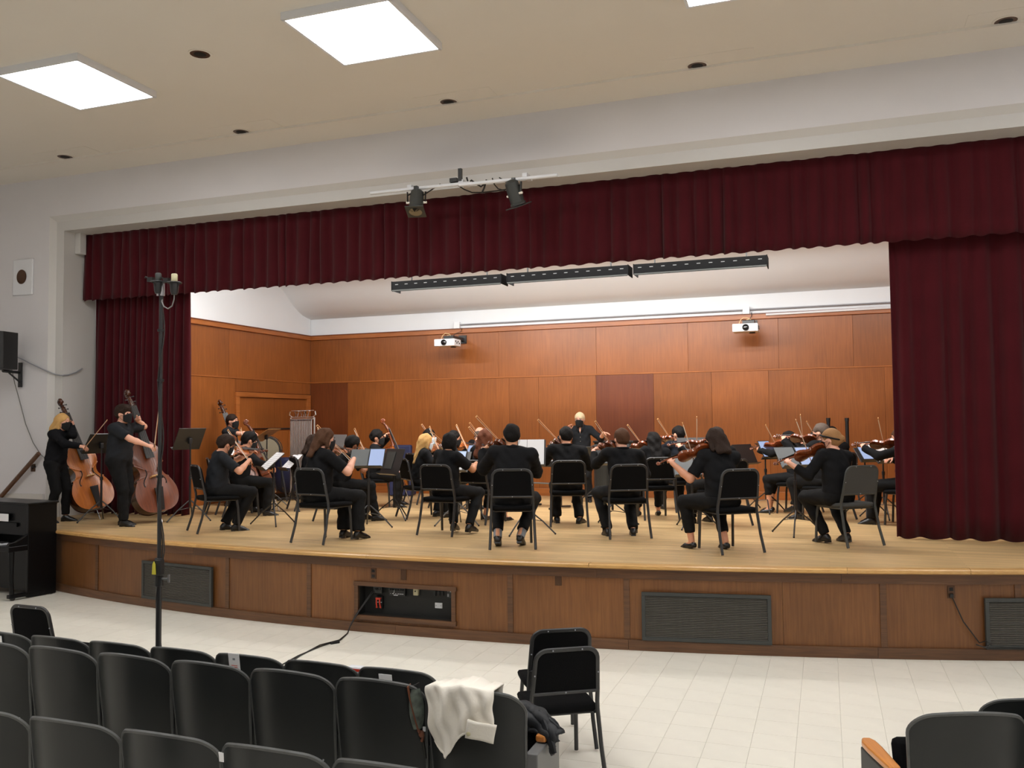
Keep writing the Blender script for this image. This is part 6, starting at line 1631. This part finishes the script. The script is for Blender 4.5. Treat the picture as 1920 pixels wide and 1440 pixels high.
# ------------------------------------------------------------------ the hall's own seats
SEAT0, SEAT0M = None, None
def make_seat(M, label, grp):
    """fixed theatre seat facing +Y, origin on the floor under the back's middle"""
    t = thing('theatre_seat', label, 'seat', M, grp)
    z0, z1, W0, W1, R = .33, .94, .236, .257, .085
    def hw(v):
        z = z0+(z1-z0)*v; w = W0+(W1-W0)*v; dz = z-(z1-R)
        if dz > 0: w -= R-math.sqrt(max(R*R-dz*dz, 0))
        if v < .06: w -= .03*(1-v/.06)
        return w
    vv = [0, .03, .06, .2, .35, .5, .65, .75, .84, .86, .89, .92, .945, .965, .98, .99, .997, 1.0]
    def surf(off, shrink=0):
        def f(u, v):
            x = (u*2-1)*(hw(v)-shrink); z = z0+(z1-z0-(.035 if shrink else 0))*v; e = (x/.25)**2
            z -= .055*e*max(0, (v-.5)*2)
            return V3((x, -.03-(z-z0)*.17-.105*(1-e)+.02*v*v+off, z-shrink*(v > .99)))
        return f
    nu, nv = 15, len(vv)
    def rows(f): return [f(i/(nu-1), v) for i in range(nu) for v in vv]
    a, b = rows(surf(0)), rows(surf(.016))
    mb = MB(); k = nu*nv
    fs = []
    for i in range(nu-1):
        for j in range(nv-1):
            q = i*nv+j; fs.append((q, q+nv, q+nv+1, q+1)); fs.append((k+q, k+q+1, k+q+nv+1, k+q+nv))
    bd = [i*nv for i in range(nu)]+[(nu-1)*nv+j for j in range(1, nv)]+[i*nv+nv-1 for i in range(nu-2, -1, -1)]+[j for j in range(nv-2, 0, -1)]
    for i in range(len(bd)): p, q = bd[i], bd[(i+1) % len(bd)]; fs.append((p, k+p, k+q, q))
    mb.add(a+b, fs).build('back_shell', M_SEAT, t, ang=50)
    rim = [surf(.006)(0, v) for v in vv[2:]]+[surf(.006)(i/(nu-1), 1.0) for i in range(1, nu-1)]+[surf(.006)(1, v) for v in reversed(vv[2:])]
    MB().tube(rim, .0095, 6).build('back_rim', M_RIM, t)
    pd = [surf(.02, .022)(i/(nu-1), v) for i in range(nu) for v in vv]; pe = [surf(.05, .05)(i/(nu-1), v) for i in range(nu) for v in vv]
    mb = MB(); fs = []
    for i in range(nu-1):
        for j in range(nv-1): q = i*nv+j; fs.append((k+q, k+q+1, k+q+nv+1, k+q+nv))
    for i in range(len(bd)): p, q = bd[i], bd[(i+1) % len(bd)]; fs.append((p, k+p, k+q, q))
    mb.add(pd+pe, fs).build('back_cushion', M_FABRIC, t, ang=60)
    MB().box((0, .16, .50), (.44, .07, .40), Matrix.Rotation(rad(-14), 3, 'X')).build('folding_seat', M_FABRIC, t, bevel=.03)
    b0 = None
    for s in (-1, 1):
        for z in (.38, .47):
            p = surf(-.002)(.5+s*.40, (z-z0)/(z1-z0))
            if b0 is None: b0 = MB().ball((0, 0, 0), .006, 6).build('screw', M_GREYP, t); o = b0
            else: o = b0.copy(); C.objects.link(o); o.parent = t
            o.location = p
    MB().box((-.262, .10, .30), (.022, .30, .58)).build('standard', M_DGREY, t, smooth=False, bevel=.004)
    MB().box((-.262, .10, .02), (.07, .36, .035)).build('foot', M_DGREY, t, smooth=False, bevel=.004)
    MB().prism([(-.024, .04), (.024, .04), (.027, .2), (.02, .27), (-.02, .27), (-.027, .2)], .585, .615, Matrix.Translation((-.262, 0, 0))).build('armrest', M_DGREY, t, bevel=.006, smooth=False)
    return t
def seat_at(M, label, grp):
    global SEAT0
    if SEAT0 is None: SEAT0 = make_seat(M, label, grp); return SEAT0
    return dup(SEAT0, M, label, grp)
SPC, ZCOR = .522, .894
def row(px, py, z, n, first, label, grp, sc=1.0, ang=0.0):
    """seats counted from the one whose upper left corner is at this pixel; first = how many more stand left of it"""
    p = at(px, py, z); d = V3((math.cos(ang), math.sin(ang), 0)); out = []
    for i in range(-first, n):
        c = p+d*(SPC*i+.248); c.z = 0
        c -= V3((-math.sin(ang), math.cos(ang), 0))*(-.125)
        M = Matrix.Translation(c) @ Matrix.Rotation(ang, 4, 'Z') @ Matrix.Diagonal((1, 1, sc, 1))
        out.append((seat_at(M, label[i+first], grp), M))
    return out
ordn = ['far left', 'second from the left', 'third from the left', 'fourth from the left', 'fifth from the left', 'sixth from the left', 'seventh from the left', 'last beside the aisle']
LB = ['dark grey seat back cut by the left edge, middle row', 'dark grey seat back, first whole one of the middle row', 'dark grey seat back, second whole one of the middle row',
      'dark grey seat back, third whole one of the middle row', 'dark grey seat back, fourth whole one of the middle row', 'dark grey seat back with a leather strap at its corner, middle row', 'end seat of the middle row under the cream jacket']
RB = row(50, 1216, ZCOR, 6, 1, LB, 'middle row of theatre seats')
LA = ['far row seat back at the left edge', 'far row seat back in front of the lone black chair', 'far row seat back, third from the left edge', 'far row seat back in front of the tall black stand',
      'far row seat back with a white notice', 'far row seat back beside the floor cable', 'last seat back of the far row, with a small white notice']
RA = row(55, 1196, .73, 6, 1, LA, 'far row of theatre seats', sc=.825)
LC = ['nearest row seat back cut by the left edge', 'nearest row seat back, second from the left edge', 'nearest row seat back behind the grey backpack', 'nearest row seat back, fourth from the left edge',
      'nearest row seat back below the leather strap', 'nearest row seat back below the cream jacket']
RCc = row(50, 1347, ZCOR, 5, 1, LC, 'nearest row of theatre seats')
AN = rad(17)
RD = row(1710, 1345, ZCOR, 2, 0, ['dark seat back with an oak armrest at the lower right', 'dark seat back beyond the right edge of the picture'], 'right block of theatre seats', ang=AN)
RE = row(1846, 1318, .80, 1, 0, ['dark seat back peeping behind the one with the oak armrest'], 'right block of theatre seats', sc=.90, ang=AN)
def seat_end(seat, s, lab):
    MB().box((s*(.275 if s > 0 else .305), .11, .31), (.06, .36, .62)).build('end_panel', M_GREYM if s > 0 else M_DGREY, seat, smooth=False, bevel=.006)
    MB().prism([(-.026, .05 if s > 0 else -.09), (.026, .05 if s > 0 else -.09), (.036, .16), (.034, .24), (.02, .28), (-.02, .28), (-.034, .24), (-.036, .16)], .625, .66, Matrix.Translation((s*(.275 if s > 0 else .305), .02, 0))).build('end_armrest', M_ARM, seat, bevel=.010, smooth=False)
seat_end(RB[-1][0], 1, ''); seat_end(RD[0][0], -1, '')

# white notices and the striped thing on the far row
def on_back(M, dx, z, w, h, name, mt, lab, cat, out=.006, rot=0):
    zz = (z-.33); y = -.03-zz*.17-.105*(1-(dx/.25)**2)+.02*(zz/.59)**2
    o = MB().box((0, 0, 0), (w, .003, h)).build(name, mt, smooth=False)
    o.matrix_world = M @ Matrix.Translation((dx, y-out, z)) @ Matrix.Rotation(rad(9), 4, 'X') @ Matrix.Rotation(rot, 4, 'Y')
    return tag(o, lab, cat)
o = on_back(RA[4][1], -.02, .865, .080, .175, 'paper_notice', M_PAPER, 'white paper notice taped to a far row seat back', 'notice')
mb = MB()
for i in range(4): mb.box((0, -.002, -.005-.013*i), (.045, .001, .004))
q = mb.build('printed_line', M_REDP, o, smooth=False); q['kind'] = 'stuff'
mb = MB(); mb.box((0, -.002, .045), (.018, .001, .016)); mb.build('printed_mark', M_GREYP, o, smooth=False)
on_back(RA[6][1], -.01, .855, .085, .10, 'paper_notice', M_PAPER, 'small white notice on the last seat of the far row', 'notice')
on_back(RA[0][1], .085, .85, .05, .12, 'paper_notice', M_PAPER, 'white notice on the far row seat at the left edge', 'notice')
c = RA[6][1].translation; p = at(667, 1266, .66)
mb = MB(); mb.box((0, 0, 0), (.10, .05, .13)); t = thing('striped_packet', 'red and white striped packet between two far row seats', 'packet', aty(668, 1268, RA[6][1].translation.y+.12))
mb.build('packet', M_WHITEP, t, bevel=.01, smooth=False)
for i in range(3): MB().box((0, -.0, .045-.04*i), (.102, .054, .016)).build('stripe', M_REDP, t, smooth=False)
on_back(RCc[3][1], -.245, .84, .025, .04, 'paper_notice', M_PAPER, 'tiny white tag at the corner of a nearest row seat', 'tag')

# cream jacket over the end seat of the middle row
Mj = RB[-1][1]; X0, X1 = -.235, .14
def jk(off):
    def f(u, v):
        x = X0+(X1-X0)*u
        front = .10
        # hem: long point at the left, shorter at the right
        L = np.interp(u, [0, .10, .20, .34, .48, .62, .75, .88, 1.0], [.28, .34, .365, .32, .27, .235, .215, .20, .19])
        s = v*(front+L)-front
        zt = .945-.055*(x/.25)**2; yt = -.125-.0*x
        if s < 0: z = zt+.012+s; y = yt+.045+.05*(-s)
        else:
            a = min(s/.03, 1)
            z = zt+.016-max(0, s-.012); zz = z-.33
            y = (-.03-zz*.17-.105*(1-(x/.25)**2)+.02*(zz/.62)**2)-.016-.012*a
        fold = .010*math.sin(u*19+v*3)+.008*math.sin(u*33-v*7)+.006*math.sin(u*9+v*11)
        dmp = min(1, abs(s)/.06+.25)
        shift = .03*max(0, s)*math.sin(u*3+.5) + (.10*(1-u)-.02)*max(0, s)*1.0
        return V3((x+shift+.006*math.sin(v*14+u*8), y-(fold*dmp+.008)*(1 if s >= 0 else -.4)-off, z+.006*math.sin(u*13)))
    return f
t = thing('jacket', 'cream cotton jacket draped over the end seat of the middle row', 'jacket', Mj)
mb = MB(); mb.grid(jk(0), 46, 40); o = mb.build('jacket_body', M_CREAMC, t, ang=180); q = o.modifiers.new('thick', 'SOLIDIFY'); q.thickness = .006
def cuff(u, v):
    x = .03+.125*u; z = .820-.085*v-.030*u+.045*(u-.5)*0; zz = z-.33
    y = (-.03-zz*.17-.105*(1-(x/.25)**2)+.02*(zz/.62)**2)-.052-.006*math.sin(u*6+v*2)
    return V3((x-.02*v, y, z))
mb = MB(); mb.grid(cuff, 10, 8); o = mb.build('cuff', M_CREAMC, t, ang=180); q = o.modifiers.new('thick', 'SOLIDIFY'); q.thickness = .012
MB().ball(cuff(.12, .75)+V3((0, -.012, 0)), (.012, .005, .012), 10).build('button', M_IVORY, t)
hem = [jk(.006)(u, .985) for u in [i/20 for i in range(21)]]
MB().tube(hem, .006, 6).build('hem', M_CREAMC, t)

# strap bag hanging between two middle row seats
Ms = RB[-2][1]
t = thing('strap_bag', 'camouflage bag hanging by a brown leather strap between two middle row seats', 'bag', Ms)
def bs(x, z, o=.0): zz = z-.33; return V3((x, -.03-zz*.17-.105*(1-(min(x, .25)/.25)**2)+.02*(zz/.59)**2-o, z))
mb = MB(); mb.tube([bs(.190, .905, -.02), bs(.192, .905, .012), bs(.198, .86, .014), bs(.212, .78, .018), bs(.226, .70, .02), bs(.232, .675, .02)], .013, 6, flat=.3); mb.build('leather_strap', M_LEATHER, t)
mb = MB(); mb.tube([bs(.205, .90, -.01), bs(.225, .915, -.01), bs(.235, .86, .0), bs(.232, .80, .004)], .010, 6, flat=.4); mb.build('black_strap', M_BLACK, t)
mb = MB(); mb.grid(lambda u, v: bs(.222+.022*math.cos(u*2*PI)*(.5+.9*math.sin(v*PI*.8+.3)), .895-.20*v, .012+.014*math.sin(u*2*PI)), 12, 8, closeu=True); mb.build('bag_body', M_CAMO, t)
mb = MB(); mb.ball(bs(.238, .668, .02), (.016, .012, .020), 8); mb.tube([bs(.225, .69, .02), bs(.245, .66, .022), bs(.238, .63, .02)], .008, 6); mb.build('strap_knot', M_LEATHER, t)
MB().box(bs(.249, .69, .016), (.014, .006, .022)).build('white_tag', M_WHITEP, t, smooth=False)
mb = MB(); mb.tube([bs(.238, .65, .014), bs(.243, .60, .012), bs(.246, .54, .012)], .006, 5); mb.build('tail_cord', M_CABLE, t)

# black jacket on the aisle armrest
pj = RB[-1][1] @ V3((.255, .17, .70))
t = thing('black_jacket', 'black nylon jacket lying over the aisle armrest beside the cream jacket', 'jacket', pj)
def jb(u, v):
    top = [V3((-.13, .05, .05)), V3((-.04, .03, .055)), V3((.04, .0, .03)), V3((.10, -.03, -.01)), V3((.115, -.045, -.045))]
    bot = [V3((-.115, .0, -.02)), V3((-.05, -.03, -.05)), V3((.02, -.05, -.075)), V3((.07, -.07, -.10)), V3((.085, -.08, -.135))]
    k = min(int(u*4), 3); f = u*4-k; a = top[k].lerp(top[k+1], f); b = bot[k].lerp(bot[k+1], f)
    p = a.lerp(b, v); n = V3((-.2, -.8, .5))
    return p+n*(.030*math.sin(PI*min(1, v*1.05))+.010*math.sin(u*13+v*9)+.008*math.sin(v*17-u*7))+V3((0, 0, .006*math.sin(u*21)))
mb = MB(); mb.grid(jb, 26, 16); o = mb.build('jacket_body', M_BLACKJ, t, ang=180); q = o.modifiers.new('thick', 'SOLIDIFY'); q.thickness = .02
MB().tube([jb(.35, .15)+V3((0, -.02, .01)), jb(.55, .45)+V3((0, -.025, .0)), jb(.80, .75)+V3((0, -.02, 0)), jb(.97, .9)+V3((.01, -.01, -.012))], [.020, .028, .026, .018], 9, flat=.55).build('sleeve', M_BLACKJ, t)
MB().tube([jb(i/14, .02)+V3((0, -.004, .004)) for i in range(15)], .006, 6).build('hem', M_BLACKJ, t)
MB().tube([jb(.12, .5)+V3((0, -.012, 0)), jb(.18, .62)+V3((0, -.012, 0)), jb(.20, .75)+V3((0, -.014, 0))], .003, 5).build('zip', M_SILVER, t)
# grey backpack at the bottom edge
t = thing('backpack', 'grey backpack with a black handle at the bottom left edge', 'bag', aty(150, 1528, RCc[0][1].translation.y-.62))
F = Field(); F.ell((0, 0, -.05), (.21, .10, .20), None, .03); F.cap((-.13, .02, .05), (.10, .02, .07), .06, .07, .05)
P, Q = F.mesh(.014, ripple=.004); mesh_obj('pack_body', P, Q, M_GREYBAG, t)
mb = MB(); mb.tube([(.02, -.0, .12), (.06, -.01, .155), (.14, -.01, .16), (.22, .0, .13), (.27, 0, .06)], .012, 6); mb.build('handle', M_BLACK, t)
mb = MB(); mb.tube([(-.16, -.03, .03), (-.14, -.06, .09), (-.09, -.06, .13), (-.06, -.05, .10)], .014, 6, flat=.5); mb.build('strap', M_DGREY, t)

# loose orchestra chairs on the hall floor
def loose(px, py, hd, label, sc=.93):
    p = at(px, py, .86*sc); R = Matrix.Rotation(rad(hd)-PI/2, 4, 'Z'); o = R @ V3((0, -.30*sc, 0))
    M = Matrix.Translation((p.x-o.x, p.y-o.y, 0)) @ R @ Matrix.Scale(sc, 4)
    dup(CH0, M, label, 'loose chairs on the hall floor')
loose(1063, 1219, 122, 'black orchestra chair on the hall floor by the aisle, nearer of the pair')
loose(1052, 1183, 120, 'black orchestra chair on the hall floor by the aisle, farther of the pair')
loose(55, 1139, 88, 'lone black orchestra chair on the hall floor at the far left')

# tall microphone stand
p = at(296, 1335, 0); t = thing('microphone_stand', 'very tall black stand rising behind the far row of seats', 'stand', p)
zt_ = aty(296, 545, p.y).z; zc_ = aty(296, 1075, p.y).z
MB().cyl((0, 0, .10), (0, 0, zc_), .022, 12).build('lower_tube', M_BLACKM, t); MB().cyl((0, 0, zc_-.05), (0, 0, zt_), .0160, 12).build('upper_tube', M_BLACKM, t)
mb = MB(); mb.cyl((0, 0, zc_-.10), (0, 0, zc_+.12), .033, 12); mb.box((.02, -.02, zc_+.05), (.06, .05, .12)); mb.build('clamp_collar', M_BLACK, t, bevel=.006, smooth=False)
MB().prism([(-.018, -.05), (.018, -.05), (.012, .03), (0, .05), (-.012, .03)], -.032, -.026, Matrix.Translation((-.002, -.022, zc_+.05)) @ Matrix.Rotation(PI/2, 4, 'X') @ Matrix.Translation((0, 0, .06))).build('warning_label', M_YELLOW, t, smooth=False)
mb = MB(); mb.cyl((.03, 0, zc_-.04), (.085, 0, zc_-.04), .010, 8); mb.box((.095, 0, zc_-.035), (.014, .012, .06)); mb.build('wing_knob', M_GREYM, t)
for k in range(3):
    a = .5+k*2*PI/3; c, s = math.cos(a), math.sin(a)
    lg = MB().tube([(c*.03, s*.03, .40), (c*.22, s*.22, .22), (c*.42, s*.42, .02)], .014, 8).build('leg', M_BLACKM, t); MB().ball((c*.42, s*.42, .02), .020, 8).build('rubber_foot', M_BLACK, lg)
    MB().tube([(c*.02, s*.02, .12), (c*.2, s*.2, .22)], .009, 6).build('brace', M_BLACKM, t)
mb = MB(); n = 40
mb.tube([(.022*math.cos(i*.55)+.004, .022*math.sin(i*.55), .3+(zt_-.35)*i/(n-1)) for i in range(n)], .0055, 5); mb.tube([(.03, -.01, zc_+.40), (.05, -.01, zc_+.30), (.06, -.01, zc_+.18), (.045, -.01, zc_+.10)], .005, 5); mb.build('wrapped_cable', M_CABLE, t)
mb = MB()
for z in (.35, .55, .78, .9): mb.cyl((0, 0, zt_*z), (0, 0, zt_*z+.02), .027, 10)
o = mb.build('cable_tie', M_BLACK, t); o['kind'] = 'stuff'
k_ = 1/((p-V3((0, 0, CAMZ))).dot(CF)/FPX)              # pixels per metre at the stand
def L_(px, py, dy=0): return V3(((px-296)/k_, dy, zt_-(py-545)/k_))
mb = MB(); mb.tube([L_(282, 527, -.01), L_(298, 532), L_(314, 527), L_(325, 530)], .008, 8); mb.build('stereo_bar', M_BLACKM, t)
MB().cyl(L_(298, 556), L_(298, 528), .020, 10).build('top_spigot', M_CHROME, t)
for i, (x, y, lab) in enumerate(((293, 532, 'left microphone of the pair on top of the tall stand'), (331, 536, 'right microphone of the pair on top of the tall stand'))):
    q = p+L_(x, y, -.02)
    m_ = thing('microphone', lab, 'microphone', q, 'microphones on the tall stand')
    MB().lathe([(.020, .015), (.024, .02), (.024, .075), (.019, .082), (.001, .083)], 14).build('head_grille', M_DGREY if i == 0 else M_IVORY, m_)
    MB().lathe([(.001, -.085), (.022, -.082), (.030, -.06), (.034, -.02), (.034, .01), (.026, .018), (.001, .018)], 16).build('body', M_BLACKM, m_)
    mb = MB(); mb.tube([(.052*math.cos(a), .052*math.sin(a), .012) for a in [j*2*PI/16 for j in range(16)]], .006, 6, closed=True)
    for a in (0, PI/2, PI, 3*PI/2): mb.tube([(.052*math.cos(a), .052*math.sin(a), .012), (.03*math.cos(a), .03*math.sin(a), -.03)], .003, 5)
    mb.build('shock_mount', M_BLACKM, m_)
    mb = MB(); mb.box((-.075, 0, .035), (.05, .03, .035)); mb.tube([(-.10, 0, .05), (-.125, 0, .062), (-.13, 0, .05)], .006, 5); mb.tube([(-.052, 0, .012), (-.075, 0, .03)], .007, 5); mb.build('mount_clamp', M_BLACKM, m_)
    if i: MB().tube([(0, 0, -.083), (-.002, 0, -.12), (-.02, 0, -.17), (-.06, .0, -.19), (-.10, .0, -.17), (-.128, .01, -.13), (-.135, .02, -.10)], .005, 6).build('cable_loop', M_GCABLE, m_)
    else: MB().cyl((0, 0, -.083), (0, 0, -.10), .012, 8).build('connector', M_CHROME, m_)

# cable from the control niche over the floor to the stand
mb = MB()
N0 = rc.matrix_world @ V3((nich(405, 510)[0]-.06, yb_+.05, nich(405, 500)[1]-.03)); N1 = face_M(rx0-.0, rz0, .06).translation
for k, o_ in ((0, 0), (1, .03)):
    f1 = at(652, 1187, .01); f2 = at(638-o_*60, 1200, .008); f3 = at(600, 1212-o_*90, .008); f4 = at(560+o_*100, 1229, .008); f5 = at(500+o_*500, 1262, .008)
    pts = [N0+V3((o_*.6, 0, 0)), N0.lerp(N1, .5)+V3((o_*.4, -.01, -.0)), N1+V3((o_*.3, -.01, 0)), N1.lerp(f1, .6)+V3((0, -.02, 0)), f1, f2, f3, f4, f5]
    mb.tube(pts, .0065, 6)
    mb.tube([at(620, 1206, .012), at(636, 1203, .014)], .016, 6)
tag(mb.build('floor_cable', M_CABLE), 'doubled black cable running from the control niche across the floor', 'cable')

# upright piano at the left edge
Bk = at(105, 1112, 0); Fr = at(20, 1128, 0); fd = (Fr-Bk).normalized(); ln = V3((fd.y, -fd.x, 0))
if ln.x > 0: ln = -ln
M = basis(Bk, -ln, fd, V3((0, 0, 1)))          # local x to the right end, y towards the player
Hp = 2.194-(945-811)/(1112-811)*2.194
t = thing('upright_piano', 'glossy black upright piano at the left edge in front of the stage', 'piano', M)
Lp = 1.48
MB().box((-.02, .20, Hp/2), (.04, .40, Hp-.02)).build('side_panel', M_PIANO, t, smooth=False, bevel=.006)
MB().box((-Lp+.02, .20, Hp/2), (.04, .40, Hp-.02)).build('side_panel', M_PIANO, t, smooth=False, bevel=.006)
MB().box((-Lp/2, .20, Hp), (Lp+.03, .44, .03)).build('top_lid', M_PIANO, t, smooth=False, bevel=.008)
MB().box((-Lp/2, .33, (Hp+.78)/2), (Lp-.08, .03, Hp-.80)).build('upper_panel', M_PIANO, t, smooth=False, bevel=.006)
MB().box((-Lp/2, .33, .36), (Lp-.08, .03, .56)).build('lower_panel', M_PIANO, t, smooth=False, bevel=.006)
MB().box((-Lp/2, .02, Hp/2), (Lp-.08, .03, Hp-.1)).build('back_board', M_BLACK, t, smooth=False)
MB().box((-Lp/2, .50, .655), (Lp-.02, .30, .07)).build('key_bed', M_PIANO, t, smooth=False, bevel=.008)
for x in (-.03, -Lp+.03):
    MB().prism([(.36, .69), (.62, .69), (.66, .70), (.645, .735), (.56, .745), (.44, .80), (.36, .86)], x-.022, x+.022, Matrix(((0, 0, 1, 0), (1, 0, 0, 0), (0, 1, 0, 0), (0, 0, 0, 1)))).build('cheek', M_PIANO, t, smooth=False, bevel=.006)
    MB().tube([(x, .60, .62), (x, .60, .30), (x, .59, .06)], [.034, .026, .03], 8).build('leg', M_PIANO, t)
    MB().box((x, .40, .055), (.07, .48, .05)).build('toe_block', M_PIANO, t, smooth=False, bevel=.01)
    for y in (.05, .58): MB().cyl((x-.015, y, .028), (x+.015, y, .028), .028, 10).build('caster', M_BLACKM, t)
MB().box((-Lp/2-.11, .55, .698), (Lp-.38, .15, .018)).build('white_keys', M_WHITEP, t, smooth=False)
k0 = None
for k in range(36):
    if k % 7 in (2, 6): continue
    if k0 is None: k0 = MB().box((0, .505, .713), (.012, .09, .014)).build('black_key', M_BLACK, t, smooth=False); o = k0
    else: o = k0.copy(); C.objects.link(o); o.parent = t
    o.location.x = -.31-(k+.5)*(Lp-.42)/36
MB().box((-Lp/2, .36, .93), (Lp*.6, .02, .05)).build('music_desk', M_PIANO, t, smooth=False)
q = M @ V3((-.50, .375, 1.03)); o = MB().box((0, 0, 0), (.46, .004, .10)).build('sheet_music', M_PAPER, smooth=False, bevel=.002); o.matrix_world = M @ Matrix.Translation((-.68, .385, 1.02)); tag(o, 'white paper lying against the piano front at the left edge', 'sheet music')
